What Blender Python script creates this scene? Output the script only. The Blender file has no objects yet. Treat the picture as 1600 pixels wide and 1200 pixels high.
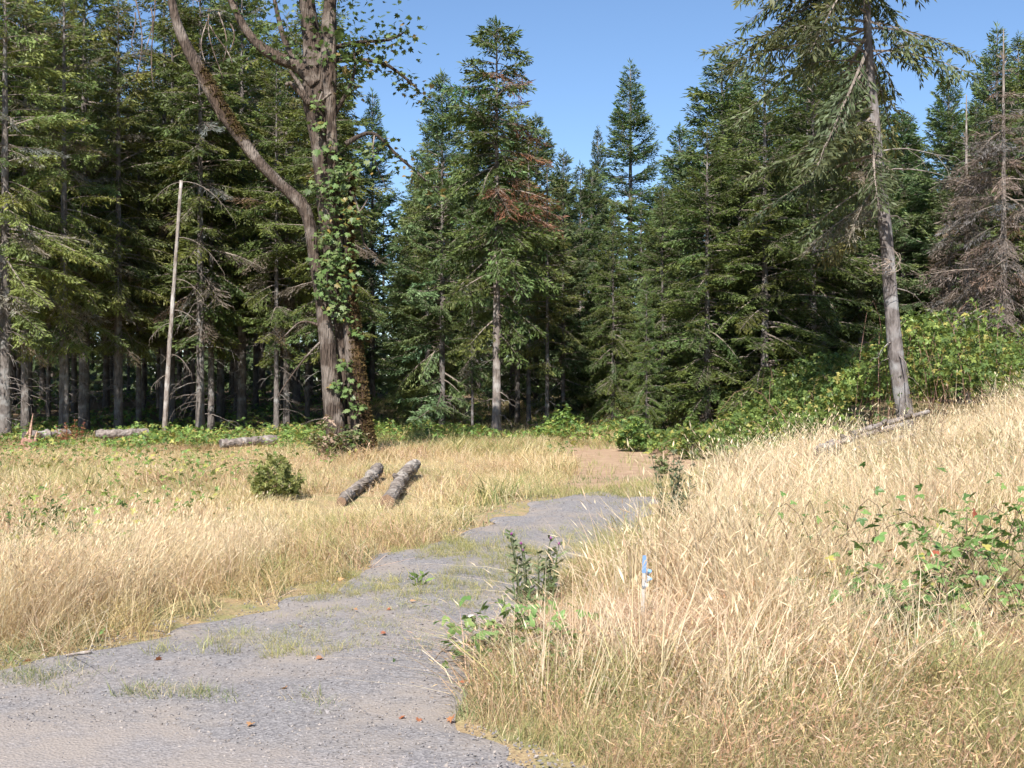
import bpy, math, random
import numpy as np
from mathutils import Matrix, Vector

# ------------------------------------------------------------------ camera, sky, sun, exposure
SC = bpy.context.scene
COL = SC.collection
F, CH = 1931.0, 1.65            # focal length in photo pixels (1600 wide), eye height in metres
cd = bpy.data.cameras.new('camera'); cam = bpy.data.objects.new('camera', cd); COL.objects.link(cam)
cd.sensor_width = 36.0; cd.lens = 36.0 * F / 1600.0; cd.clip_end = 6000; cd.clip_start = 0.1
cam.location = (0, 0, CH); cam.rotation_euler = (math.radians(90), 0, 0)
SC.camera = cam
SUN_EL, SUN_AZ = 45.0, 194.0     # azimuth clockwise from +Y (view direction)
w = bpy.data.worlds.new('World'); SC.world = w; w.use_nodes = True
nt = w.node_tree
sky = nt.nodes.new('ShaderNodeTexSky'); sky.sky_type = 'NISHITA'; sky.sun_disc = False
sky.sun_elevation = math.radians(SUN_EL); sky.sun_rotation = math.radians(SUN_AZ)
sky.altitude = 900; sky.air_density = 1.0; sky.dust_density = 0.25; sky.ozone_density = 5.0
nt.links.new(sky.outputs[0], nt.nodes['Background'].inputs[0]); nt.nodes['Background'].inputs[1].default_value = 0.075
sl = bpy.data.lights.new('sun', 'SUN'); so = bpy.data.objects.new('sun', sl); COL.objects.link(so)
sl.energy = 4.8; sl.angle = math.radians(0.53); sl.color = (1.0, 0.96, 0.90)
_d = Vector((math.sin(math.radians(SUN_AZ)) * math.cos(math.radians(SUN_EL)), math.cos(math.radians(SUN_AZ)) * math.cos(math.radians(SUN_EL)), math.sin(math.radians(SUN_EL))))
so.rotation_euler = _d.to_track_quat('Z', 'Y').to_euler()
so.location = (-20, -60, 60)
vs = SC.view_settings; vs.view_transform = 'Standard'; vs.look = 'None'; vs.gamma = 1; vs.exposure = 1.15
SC.cycles.max_bounces = 4; SC.cycles.diffuse_bounces = 2; SC.cycles.glossy_bounces = 1
SC.cycles.adaptive_threshold = 0.04
SC.cycles.transmission_bounces = 2; SC.cycles.transparent_max_bounces = 6

R = np.random.default_rng(7)
random.seed(7)

# ------------------------------------------------------------------ helpers
def ss(t):
    t = np.clip(t, 0, 1); return t * t * (3 - 2 * t)

def vnoise(x, y, s, seed=0):
    x = np.asarray(x, float) / s; y = np.asarray(y, float) / s
    xi = np.floor(x); yi = np.floor(y); fx = ss(x - xi); fy = ss(y - yi)
    def h(a, b):
        v = np.sin(a * 127.1 + b * 311.7 + seed * 74.7) * 43758.5453
        return v - np.floor(v)
    return (h(xi, yi) * (1 - fx) + h(xi + 1, yi) * fx) * (1 - fy) + (h(xi, yi + 1) * (1 - fx) + h(xi + 1, yi + 1) * fx) * fy

# drive edges in ground coordinates (x as a function of y)
EY = np.array([0, 5.0, 6.2, 7.2, 9.1, 11.4, 13.9, 17.7, 20, 25, 30, 40, 80])
EL = np.array([-9, -6.0, -4.1, -2.95, -1.95, -1.2, -0.58, 0.45, 0.95, 1.35, 1.25, .8, 1.2])
ER = np.array([.2, -.2, -.2, -.08, .12, .5, 1.25, 2.0, 2.5, 3.8, 3.7, 2.6, 2.6])
def dl(y): return np.interp(y, EY, EL)
def dr(y): return np.interp(y, EY, ER)
def road_edge(x): x = np.asarray(x, float); return 6.85 - 0.34 * (x + 2.85) - 0.9 * ss((x + .3) / 1.1)
def straw_edge(y): return np.interp(y, [5, 7, 8, 10, 11.5, 13, 16, 20, 25, 30], [-.15, -.05, .15, .8, 1.3, 1.75, 2.45, 3.3, 4.4, 4.6])

def gz(x, y):
    x = np.asarray(x, float); y = np.asarray(y, float)
    bank = 1.0 * ss((x - dr(y) - 0.2) / 7.5) * ss((y - 8.0) / 15.0)
    back = 1.15 * ss((y - 36) / 28.0)
    left = 0.05 * ss((dl(y) - x - .2) / 3.0) * ss((y - 7.5) / 3)
    lip = 0.10 * np.exp(-((y - 16.9) / 1.5) ** 2) * np.exp(-((x - 1.2) / 1.8) ** 2)
    n = (vnoise(x, y, 2.7, 3) - .5) * .10 * ss((np.abs(x - (dl(y) + dr(y)) / 2) - 1.2) / 2)
    n = n + (vnoise(x, y, 9, 4) - .5) * .25 * ss((y - 20) / 10)
    mid = (dl(y) + dr(y)) / 2; wdr = np.minimum(.75, (dr(y) - dl(y)) * .28)
    rut = -.035 * (np.exp(-((x - mid - wdr) / .22) ** 2) + np.exp(-((x - mid + wdr) / .22) ** 2)) * ss((y - 7) / 2) * (1 - ss((y - 26) / 6))
    rut = rut + (vnoise(x, y, .7, 14) - .5) * .03 * ((x > dl(y)) & (x < dr(y)))
    return bank + back + left + lip + rut + n * ss((y - 5) / 4)

def PX(px, d): return (px - 800.0) / F * d
def PZ(py, d): return CH + (600.0 - py) / F * d
def gp(px, d):
    x = PX(px, d); return np.array([x, d, float(gz(x, d))])

def mesh(name, V, T, col=None, midx=None, mats=(), smooth=False):
    V = np.ascontiguousarray(V, dtype=np.float32); T = np.ascontiguousarray(T, dtype=np.int32)
    m = bpy.data.meshes.new(name)
    n = T.shape[1]
    m.vertices.add(len(V)); m.vertices.foreach_set('co', V.ravel())
    m.loops.add(T.size); m.loops.foreach_set('vertex_index', T.ravel())
    m.polygons.add(len(T)); m.polygons.foreach_set('loop_start', np.arange(0, T.size, n, dtype=np.int32))
    if midx is not None: m.polygons.foreach_set('material_index', np.ascontiguousarray(midx, dtype=np.int32))
    m.polygons.foreach_set('use_smooth', np.full(len(T), bool(smooth)))
    for k in mats: m.materials.append(k)
    m.update(calc_edges=True)
    if col is not None:
        a = m.color_attributes.new('Col', 'FLOAT_COLOR', 'POINT')
        c = np.ones((len(V), 4), np.float32); c[:, :3] = col
        a.data.foreach_set('color', c.ravel())
    return m

def link(name, data, parent=None, loc=None, kind=None):
    o = bpy.data.objects.new(name, data); COL.objects.link(o)
    if parent is not None: o.parent = parent
    if loc is not None: o.location = loc
    if kind: o['kind'] = kind
    return o
def tag(o, label, cat, group=None):
    o['label'] = label; o['category'] = cat
    if group: o['group'] = group
    return o
def empty(name, loc, label, cat, group=None):
    return tag(link(name, None, None, tuple(map(float, loc))), label, cat, group)

class Bag:
    """collects triangles with vertex colours and material slots"""
    def __init__(s): s.V = []; s.T = []; s.C = []; s.M = []; s.n = 0
    def add(s, V, T, c, m=0):
        V = np.asarray(V, float); T = np.asarray(T)
        s.V.append(V); s.T.append(T + s.n); s.n += len(V)
        c = np.asarray(c, float); s.C.append(np.broadcast_to(c, (len(V), 3)) if c.ndim == 1 else c)
        s.M.append(np.full(len(T), m))
    def mesh(s, name, mats, smooth=False):
        return mesh(name, np.concatenate(s.V), np.concatenate(s.T), np.concatenate(s.C), np.concatenate(s.M), mats, smooth)

def stamp(V, T, Ms, locs):
    """template V,T placed N times -> verts, tris"""
    N = len(Ms); W = np.einsum('nij,vj->nvi', Ms, V) + locs[:, None, :]
    TT = T[None] + (np.arange(N) * len(V))[:, None, None]
    return W.reshape(-1, 3), TT.reshape(-1, 3)

def rotm(az, el=0.0, roll=0.0):
    """frames: local X along (az, el), rolled about it"""
    az, el, roll = np.broadcast_arrays(np.asarray(az, float), el, roll)
    ca, sa, ce, se = np.cos(az), np.sin(az), np.cos(el), np.sin(el)
    X = np.stack([ca * ce, sa * ce, se], -1); Y0 = np.stack([-sa, ca, 0 * ca], -1); Z0 = np.cross(X, Y0)
    cr, sr = np.cos(roll)[..., None], np.sin(roll)[..., None]
    return np.stack([X, Y0 * cr + Z0 * sr, -Y0 * sr + Z0 * cr], -1)

def tube(pts, rad, k=8, jit=0.0, rng=R, cap=True, ridges=0.0):
    pts = np.asarray(pts, float); rad = np.asarray(rad, float); n = len(pts)
    tg = np.gradient(pts, axis=0); tg /= np.linalg.norm(tg, axis=1)[:, None] + 1e-9
    up = np.array([0.0, 1.0, 0.0]) if abs(tg[0][1]) < .8 else np.array([1.0, 0, 0])
    a = np.arange(k) / k * 2 * math.pi
    ring_r = 1 + ridges * (np.sin(a * 5 + 1) * .5 + np.sin(a * 3) * .5)
    V = []
    for i in range(n):
        u = up - tg[i] * np.dot(up, tg[i]); u /= np.linalg.norm(u) + 1e-9; v = np.cross(tg[i], u)
        r = rad[i] * ring_r * (1 + jit * (rng.random(k) - .5))
        V.append(pts[i] + np.outer(np.cos(a) * r, u) + np.outer(np.sin(a) * r, v))
    V = np.concatenate(V)
    T = []
    for i in range(n - 1):
        for j in range(k):
            p, q = i * k + j, i * k + (j + 1) % k
            T += [(p, q, q + k), (p, q + k, p + k)]
    if cap:
        c0, c1 = len(V), len(V) + 1
        V = np.concatenate([V, pts[:1], pts[-1:]])
        for j in range(k):
            T += [(c0, (j + 1) % k, j), (c1, (n - 1) * k + j, (n - 1) * k + (j + 1) % k)]
    return V, np.array(T)

def spline(P, n):
    """Catmull-Rom resample of rows (any width)"""
    P = np.asarray(P, float); m = len(P); t = np.linspace(0, m - 1, n); i = np.clip(t.astype(int), 0, m - 2); f = (t - i)[:, None]
    g = lambda k: P[np.clip(k, 0, m - 1)]
    p0, p1, p2, p3 = g(i - 1), g(i), g(i + 1), g(i + 2)
    return .5 * (2 * p1 + (p2 - p0) * f + (2 * p0 - 5 * p1 + 4 * p2 - p3) * f ** 2 + (3 * p1 - p0 - 3 * p2 + p3) * f ** 3)

# ------------------------------------------------------------------ materials
def new_mat(name):
    m = bpy.data.materials.new(name); m.use_nodes = True
    t = m.node_tree; b = t.nodes['Principled BSDF']; b.inputs['Roughness'].default_value = .8
    b.inputs['Specular IOR Level'].default_value = .25
    return m, t, b
def N(t, typ, **kw):
    n = t.nodes.new(typ)
    for k, v in kw.items():
        if k[0] == '_': setattr(n, k[1:], v)
        else: n.inputs[k.replace('__', ' ')].default_value = v
    return n
def ramp(t, src, stops):
    n = t.nodes.new('ShaderNodeValToRGB'); e = n.color_ramp.elements
    while len(e) < len(stops): e.new(.5)
    for k, (p, c) in enumerate(stops): e[k].position = p; e[k].color = (*c, 1)
    t.links.new(src, n.inputs[0]); return n
def mix(t, f, a, b, mode='MIX'):
    n = t.nodes.new('ShaderNodeMix'); n.data_type = 'RGBA'; n.blend_type = mode
    for s, v in ((n.inputs[0], f), (n.inputs[6], a), (n.inputs[7], b)):
        if hasattr(v, 'links'): t.links.new(v, s)
        elif isinstance(v, tuple): s.default_value = (*v, 1)
        else: s.default_value = v
    return n.outputs[2]
def bump(t, b, h, strength, dist):
    n = N(t, 'ShaderNodeBump', Strength=strength, Distance=dist); t.links.new(h, n.inputs['Height']); t.links.new(n.outputs[0], b.inputs['Normal'])

def leaf_mat(name, trans=.3, var=.25, rough=.55, hue=.03, tcol=(1.0, 1.05, .55)):
    """vertex-coloured leaf, straw or needle, partly translucent, each thing slightly different"""
    m, t, b = new_mat(name); b.inputs['Roughness'].default_value = rough
    c = N(t, 'ShaderNodeVertexColor', _layer_name='Col')
    oi = t.nodes.new('ShaderNodeObjectInfo')
    hs = t.nodes.new('ShaderNodeHueSaturation')
    mr = N(t, 'ShaderNodeMapRange'); mr.inputs[3].default_value = 1 - var; mr.inputs[4].default_value = 1 + var
    t.links.new(oi.outputs['Random'], mr.inputs[0]); t.links.new(mr.outputs[0], hs.inputs['Value'])
    mu = N(t, 'ShaderNodeMath', _operation='MULTIPLY'); mu.inputs[1].default_value = 7.31; t.links.new(oi.outputs['Random'], mu.inputs[0])
    fr = N(t, 'ShaderNodeMath', _operation='FRACT'); t.links.new(mu.outputs[0], fr.inputs[0])
    mh = N(t, 'ShaderNodeMapRange'); mh.inputs[3].default_value = .5 - hue; mh.inputs[4].default_value = .5 + hue
    t.links.new(fr.outputs[0], mh.inputs[0]); t.links.new(mh.outputs[0], hs.inputs['Hue'])
    t.links.new(c.outputs[0], hs.inputs['Color']); t.links.new(hs.outputs[0], b.inputs['Base Color'])
    tr = t.nodes.new('ShaderNodeBsdfTranslucent')
    t.links.new(mix(t, 1.0, hs.outputs[0], tcol, 'MULTIPLY'), tr.inputs[0])
    ms = t.nodes.new('ShaderNodeMixShader'); ms.inputs[0].default_value = trans
    t.links.new(b.outputs[0], ms.inputs[1]); t.links.new(tr.outputs[0], ms.inputs[2])
    t.links.new(ms.outputs[0], t.nodes['Material Output'].inputs[0])
    return m

def bark_mat(name, dark, light, zs=.25, sc=14, lichen=None, dist=.03, rings=0.0):
    m, t, b = new_mat(name); b.inputs['Roughness'].default_value = .9
    tc = t.nodes.new('ShaderNodeTexCoord'); mp = N(t, 'ShaderNodeMapping'); mp.inputs['Scale'].default_value = (1, 1, zs)
    t.links.new(tc.outputs['Object'], mp.inputs[0])
    n1 = N(t, 'ShaderNodeTexNoise', Scale=sc, Detail=6.0, Roughness=.7); t.links.new(mp.outputs[0], n1.inputs[0])
    v1 = N(t, 'ShaderNodeTexVoronoi', Scale=sc * 1.6); t.links.new(mp.outputs[0], v1.inputs[0])
    n2 = N(t, 'ShaderNodeTexNoise', Scale=2.2, Detail=4.0); t.links.new(tc.outputs['Object'], n2.inputs[0])
    r1 = ramp(t, n1.outputs[0], [(.32, dark), (.68, light)])
    c = r1.outputs[0]
    if lichen:
        r2 = ramp(t, n2.outputs[0], [(.52, (0, 0, 0)), (.62, (1, 1, 1))]); c = mix(t, r2.outputs[0], c, lichen)
    vc = N(t, 'ShaderNodeVertexColor', _layer_name='Col')
    c = mix(t, 1.0, c, vc.outputs[0], 'MULTIPLY')
    t.links.new(c, b.inputs['Base Color'])
    h = N(t, 'ShaderNodeMath', _operation='ADD'); t.links.new(n1.outputs[0], h.inputs[0]); t.links.new(v1.outputs[0], h.inputs[1])
    bump(t, b, h.outputs[0], .9, dist)
    return m

M_NEEDLE = leaf_mat('conifer_needles', .28, .28, .5, .018)
M_BROAD = leaf_mat('broad_leaves', .35, .15, .42, .012)
M_STRAW = leaf_mat('dry_grass', .42, .0, .6, .008, (1, .92, .7))
M_BARK = bark_mat('fir_bark', (.055, .044, .038), (.185, .162, .146), .3, 12, (.20, .19, .178), .02)
M_MAPLE = bark_mat('maple_bark', (.022, .015, .011), (.125, .092, .072), .16, 18, (.17, .14, .118), .05)
M_PALE = bark_mat('pale_snag_wood', (.11, .08, .065), (.33, .295, .265), .25, 14, (.36, .335, .31), .02)
M_TWIG = bark_mat('twig_bark', (.12, .10, .085), (.34, .30, .27), .5, 8, None, .005)
M_LOG = bark_mat('pale_log_bark', (.10, .08, .065), (.34, .285, .24), 3.0, 7, (.38, .335, .29), .04)
M_CUT = bark_mat('cut_wood', (.12, .075, .05), (.28, .18, .115), 1, 20, None, .005)
M_ROT = bark_mat('weathered_log_wood', (.09, .07, .06), (.31, .26, .23), 1.5, 9, (.34, .31, .28), .02)
M_MOSS = leaf_mat('moss', .15, .1, .9, .01)

# ground
def ground_mat():
    m, t, b = new_mat('meadow_soil'); b.inputs['Roughness'].default_value = .95
    g = t.nodes.new('ShaderNodeNewGeometry'); P = g.outputs['Position']
    n1 = N(t, 'ShaderNodeTexNoise', Scale=.35, Detail=5.0); t.links.new(P, n1.inputs[0])
    n2 = N(t, 'ShaderNodeTexNoise', Scale=45.0, Detail=4.0, Roughness=.7); t.links.new(P, n2.inputs[0])
    n3 = N(t, 'ShaderNodeTexNoise', Scale=3.0, Detail=6.0, Roughness=.65); t.links.new(P, n3.inputs[0])
    thatch = ramp(t, n2.outputs[0], [(.3, (.20, .13, .075)), (.7, (.46, .35, .19))]).outputs[0]
    thatch = mix(t, ramp(t, n3.outputs[0], [(.45, (0, 0, 0)), (.62, (1, 1, 1))]).outputs[0], thatch, (.22, .21, .09))
    dirt = ramp(t, n3.outputs[0], [(.3, (.27, .165, .105)), (.7, (.43, .31, .205))]).outputs[0]
    duff = ramp(t, n2.outputs[0], [(.3, (.10, .07, .042)), (.7, (.25, .17, .10))]).outputs[0]
    vc = N(t, 'ShaderNodeVertexColor', _layer_name='Col'); sp = t.nodes.new('ShaderNodeSeparateColor'); t.links.new(vc.outputs[0], sp.inputs[0])
    def jag(ch):
        a = N(t, 'ShaderNodeMath', _operation='MULTIPLY_ADD'); a.inputs[1].default_value = .9; a.inputs[2].default_value = -.45; t.links.new(n3.outputs[0], a.inputs[0])
        s = N(t, 'ShaderNodeMath', _operation='ADD'); t.links.new(a.outputs[0], s.inputs[0]); t.links.new(ch, s.inputs[1])
        return ramp(t, s.outputs[0], [(.4, (0, 0, 0)), (.6, (1, 1, 1))]).outputs[0]
    c = mix(t, jag(sp.outputs[0]), thatch, dirt); c = mix(t, jag(sp.outputs[1]), c, duff)
    t.links.new(c, b.inputs['Base Color']); bump(t, b, n2.outputs[0], .6, .04)
    return m
def gravel_mat(name, a, bcol, dusty, tan_at=.52):
    m, t, b = new_mat(name); b.inputs['Roughness'].default_value = .9
    g = t.nodes.new('ShaderNodeNewGeometry'); P = g.outputs['Position']
    v = N(t, 'ShaderNodeTexVoronoi', Scale=62.0, Randomness=1.0); t.links.new(P, v.inputs[0])
    v2 = N(t, 'ShaderNodeTexVoronoi', Scale=110.0); t.links.new(P, v2.inputs[0])
    n = N(t, 'ShaderNodeTexNoise', Scale=1.1, Detail=6.0, Roughness=.65); t.links.new(P, n.inputs[0])
    sp = t.nodes.new('ShaderNodeSeparateColor'); t.links.new(v.outputs['Color'], sp.inputs[0])
    c = ramp(t, sp.outputs[0], [(.1, a), (.9, bcol)]).outputs[0]
    sp2 = t.nodes.new('ShaderNodeSeparateColor'); t.links.new(v2.outputs['Color'], sp2.inputs[0])
    c = mix(t, .35, c, ramp(t, sp2.outputs[1], [(.1, a), (.9, bcol)]).outputs[0])
    c = mix(t, ramp(t, n.outputs[0], [(tan_at - .07, (0, 0, 0)), (tan_at + .13, (.75, .75, .75))]).outputs[0], c, dusty)
    t.links.new(c, b.inputs['Base Color'])
    bump(t, b, v.outputs['Distance'], .5, .012)
    return m
M_GROUND = ground_mat()
M_GRAVEL = gravel_mat('blue_grey_gravel', (.115, .107, .107), (.265, .247, .242), (.275, .232, .195))
M_ROAD = gravel_mat('road_chip_seal', (.125, .117, .118), (.285, .263, .258), (.275, .232, .198), .45)

# ------------------------------------------------------------------ ground, road, drive
ax = np.concatenate([-np.geomspace(2500, 26, 16), np.arange(-25, 25.01, .36), np.geomspace(26, 2500, 16)])
ay = np.concatenate([-np.geomspace(600, 4, 10), np.arange(-3, 66, .36), np.geomspace(67, 4000, 18)])
gx, gy = np.meshgrid(ax, ay); hx = gx.ravel(); hy = gy.ravel(); hz = gz(hx, hy) - .03 * ((hx > dl(hy) + .1) & (hx < dr(hy) - .1) & (hy < 17.0))
nx, ny = len(ax), len(ay)
I = (np.arange(ny - 1)[:, None] * nx + np.arange(nx - 1)[None]).ravel()
Q = np.stack([I, I + 1, I + nx + 1, I + nx], 1)
dirtm = ss((y0 := (hy - 17.0)) / 3) * (1 - ss((hy - 33) / 8)) * (1 - ss((np.abs(hx - (dl(hy) + dr(hy)) / 2) - (dr(hy) - dl(hy)) * .42) / .8))
duffm = ss((hy - 34) / 6) * np.where(hx < 1.0, 1, ss((hx - 3.6) / 2))
cc = np.stack([dirtm, duffm, 0 * hx], 1)
g = link('ground', mesh('ground', np.stack([hx, hy, hz], 1), Q, cc, None, [M_GROUND], True)); g['kind'] = 'structure'

def in_drive(x, y, grow=0.0):
    j = (vnoise(x, y, .45, 9) - .5) * .5 + (vnoise(x, y, 1.7, 11) - .5) * .5
    top = 17.3 + 1.0 * (vnoise(x, y, .9, 12) - .5)
    return (x > dl(y) + j - grow) & (x < dr(y) + j * .8 + grow) & (y > road_edge(x) - .15) & (y < top + grow)
def strip(name, ys, xl, xr, n, mat, lift):
    u = np.linspace(0, 1, n)[None]; X = xl[:, None] * (1 - u) + xr[:, None] * u; Y = np.repeat(ys[:, None], n, 1)
    Z = gz(X, Y) + lift * np.minimum(1, np.minimum(u, 1 - u) * 30) - .01 * (np.minimum(u, 1 - u) < .001)
    I = (np.arange(len(ys) - 1)[:, None] * n + np.arange(n - 1)[None]).ravel()
    o = link(name, mesh(name, np.stack([X, Y, Z], -1).reshape(-1, 3), np.stack([I, I + 1, I + n + 1, I + n], 1), None, None, [mat], True)); o['kind'] = 'structure'
ys = np.arange(4.6, 18.2, .05); jl = (vnoise(ys, 0 * ys, .35, 9) - .5) * .3 + (vnoise(ys, 0 * ys, 1.3, 11) - .5) * .5; jr = (vnoise(ys, 0 * ys, .35, 19) - .5) * .3 + (vnoise(ys, 0 * ys, 1.3, 21) - .5) * .4
pin = ss((ys - 16.6) / 1.6); mid = (dl(ys) + dr(ys)) / 2
strip('gravel_drive', ys, (dl(ys) + jl) * (1 - pin) + mid * pin, (dr(ys) + jr) * (1 - pin) + mid * pin, 42, M_GRAVEL, .022)
xs = np.concatenate([-np.geomspace(60, 13, 6), np.arange(-12, 14, .08), np.geomspace(15, 60, 6)])
n = 30; u = np.linspace(0, 1, n)[:, None]; X = np.repeat(xs[None], n, 0); yt = road_edge(xs) + (vnoise(xs, 0 * xs, .4, 5) - .5) * .25 + (vnoise(xs, 0 * xs, 1.4, 6) - .5) * .3
Y = (yt - 9)[None] * (1 - u) + yt[None] * u; Z = gz(X, Y) + .028 * np.minimum(1, (1 - u) * 12) - .008 * (u > .999)
I = (np.arange(n - 1)[:, None] * len(xs) + np.arange(len(xs) - 1)[None]).ravel(); k = len(xs)
o = link('road', mesh('road', np.stack([X, Y, Z], -1).reshape(-1, 3), np.stack([I, I + 1, I + k + 1, I + k], 1), None, None, [M_ROAD], True)); o['kind'] = 'structure'

# ------------------------------------------------------------------ conifers
def sliver(p, d, L, wd, nrm):
    """triangles: base p, direction d, length L, width wd, plane normal nrm (all N rows)"""
    s = np.cross(nrm, d); s /= np.linalg.norm(s, axis=1)[:, None] + 1e-9
    a = p - s * wd[:, None] * .5; b = p + s * wd[:, None] * .5; c = p + d * L[:, None]
    m1 = p + d * (L * .45)[:, None] + s * (wd * .75)[:, None]; m2 = p + d * (L * .45)[:, None] - s * (wd * .75)[:, None]
    return a, b, c, m1, m2

def bough(L, rng, hang=.5, droop=.27, dense=1.0, bare=.16, ln=.15, wd=.031, upturn=.0):
    """one conifer bough along +X: list of (V,T) needles with 0..1 tip value, and twig tubes"""
    axis = lambda t: np.stack([L * t * (1 - .06 * t), 0 * t, L * (-droop * t ** 1.6 + upturn * t ** 3)], -1)
    sp = .105 / dense; n = max(3, int(L * (1 - bare) / sp))
    t = np.repeat(bare + (1 - bare) * (np.arange(n) + .5) / n, 2) + (rng.random(2 * n) - .5) * .03
    side = np.tile([1.0, -1.0], n)
    ll = np.minimum(.62, .40 * L + .12) * (1.02 - np.clip(t, 0, 1)) ** .55 * ss((t - bare + .12) / .3) * rng.uniform(.55, 1.2, 2 * n) + .05
    o = axis(np.clip(t, 0, 1)); ang = np.radians(rng.uniform(38, 68, 2 * n))
    hg = hang * rng.uniform(.3, 1.6, 2 * n)
    d = np.stack([np.cos(ang), side * np.sin(ang), -hg], -1); d /= np.linalg.norm(d, axis=1)[:, None]
    P = []; D = []; K = []
    step = .082 / dense ** .5
    for i in range(2 * n):
        k = max(1, int(ll[i] / step)); u = (np.arange(k) + .4) / k * ll[i]
        q = o[i] + np.outer(u, d[i]) + np.outer(u ** 2, [0, 0, -.35 * hang / .3 * .4])
        for s in (1, -1):
            e = d[i] + s * .75 * np.cross(d[i], [0, 0, 1.0]) + rng.normal(0, .2, (k, 3)) - np.array([0, 0, hang * .35])
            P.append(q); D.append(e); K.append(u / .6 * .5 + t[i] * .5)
        P.append(o[i][None] + d[i] * ll[i] * .95); D.append(d[i][None] + rng.normal(0, .1, (1, 3))); K.append(np.array([.9]))
    kk = max(2, int(L / .16)); ta = np.linspace(.5, 1, kk)
    P.append(axis(ta)); D.append(np.tile([1.0, 0, .1], (kk, 1)) + rng.normal(0, .25, (kk, 3))); K.append(ta)
    P = np.concatenate(P); D = np.concatenate(D); K = np.concatenate(K); D /= np.linalg.norm(D, axis=1)[:, None]
    m = len(P); nr = np.tile([0, 0, .75], (m, 1)) + rng.normal(0, .9, (m, 3))
    a, b, c, m1, m2 = sliver(P, D, ln * rng.uniform(.6, 1.35, m), wd * rng.uniform(.6, 1.3, m), nr)
    V = np.stack([a, m1, c, m2], 1).reshape(-1, 3)
    j = np.arange(m) * 4
    T = np.concatenate([np.stack([j, j + 1, j + 2], 1), np.stack([j, j + 2, j + 3], 1)])
    tw = Bag(); ta = np.linspace(0, 1, 6); tv, tt = tube(axis(ta), (.008 + .009 * L) * (1.05 - ta), 3, cap=False)
    VV = tv; TT = tt
    lat = np.arange(0, 2 * n, 1)
    for i in lat:
        e = o[i] + d[i] * ll[i]; s = np.array([0, 0, .006])
        VV = np.concatenate([VV, [o[i] - s, o[i] + s, e]]); TT = np.concatenate([TT, [[len(VV) - 3, len(VV) - 2, len(VV) - 1]]])
    return V, T, np.repeat(K, 4), VV, TT

def bough_set(seed, **kw):
    rng = np.random.default_rng(seed)
    return {L: [bough(L, rng, **kw) for _ in range(3)] for L in (.35, .7, 1.2, 1.8, 2.5, 3.3)}
BS_FIR = bough_set(1)
BS_UP = bough_set(2, hang=.25, droop=.12, upturn=.18, dense=1.1)
BS_DROOP = bough_set(3, hang=.95, droop=.38, dense=1.0, bare=.22, ln=.155, wd=.028)
BS_DEAD = bough_set(4, hang=.7, droop=.4, dense=1.1, bare=.2, ln=.16, wd=.016)
BARE = bough_set(5, hang=.6, droop=.3, dense=.45, bare=.1, ln=.2, wd=.006)

def crown(name, H, cb, Rm, nb, bs, base, tip, seed, prof=.75, el=(-10, 42), dead=None, trunkx=None, side=None, mats=None, top_gap=.02, bulge=.0, rlow=.55, mixed=0.0, rough=1.0, grey=0.0):
    rng = np.random.default_rng(seed); B = Bag()
    u = np.sort(rng.random(nb) ** .85); z = cb + (H - cb) * (u * (1 - top_gap))
    az = (np.arange(nb) * 2.399 + rng.normal(0, .5, nb)) % (2 * math.pi)
    for i in range(nb):
        q = u[i]
        r = Rm * ((1 - q) ** prof) * rng.uniform(.85 - .35 * rough, 1.15) * (rlow + (1 - rlow) * min(1, q / .22)) + .22
        if bulge: r *= 1 + bulge * math.sin(q * 9 + az[i])
        a = az[i]
        gap = math.sin(a * 2 + z[i] * 2.1 + seed) + math.sin(a - z[i] * 1.3 + seed * 2)
        if rough > 0 and gap < -1.15 and q < .85: r *= .45
        if side is not None:
            f = side(z[i], a, rng)
            if f <= 0: continue
            r *= f
        L = min(bs, key=lambda k: abs(k - r)); s = r / L
        isdead = dead is not None and dead(z[i], a, rng)
        if not isdead and grey and rng.random() < grey * (1 - q) * 1.6: isdead = ((.13, .11, .085), (.22, .19, .145))
        tv = (BS_DEAD if isdead else (BS_DROOP if rng.random() < mixed else bs))[L][rng.integers(3)]
        e = math.radians(el[0] + (el[1] - el[0]) * q ** 1.3 + rng.normal(0, 7 + 7 * rough))
        Mx = rotm(a, e, rng.normal(0, .18 + .15 * rough)) * s
        ox = np.array([*(trunkx(z[i]) if trunkx else (0, 0)), z[i]])
        hue = rng.uniform(.7, 1.3); g = rng.normal(0, .09)
        K = tv[2][:, None]
        b0, t0 = (np.array(isdead[0]), np.array(isdead[1])) if isdead else (np.array(base), np.array(tip))
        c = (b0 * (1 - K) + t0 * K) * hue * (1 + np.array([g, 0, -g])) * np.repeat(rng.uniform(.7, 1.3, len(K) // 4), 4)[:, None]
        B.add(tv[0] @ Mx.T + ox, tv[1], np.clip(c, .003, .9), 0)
        B.add(tv[3] @ Mx.T + ox, tv[4], (.8, .75, .7), 1)
    # leader
    k = 14; zz = rng.uniform(.975, 1.0, k) * H
    P = np.stack([0 * zz + (trunkx(H)[0] if trunkx else 0), 0 * zz, zz], 1)
    D = rng.normal(0, .5, (k, 3)) + [0, 0, 1.0]; D /= np.linalg.norm(D, axis=1)[:, None]
    a_, b_, c_, m1, m2 = sliver(P, D, np.full(k, .28), np.full(k, .03), rng.normal(0, 1, (k, 3)))
    V = np.stack([a_, m1, c_, m2], 1).reshape(-1, 3); j = np.arange(k) * 4
    B.add(V, np.concatenate([np.stack([j, j + 1, j + 2], 1), np.stack([j, j + 2, j + 3], 1)]), tip, 0)
    return B.mesh(name, mats or [M_NEEDLE, M_TWIG])

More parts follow.
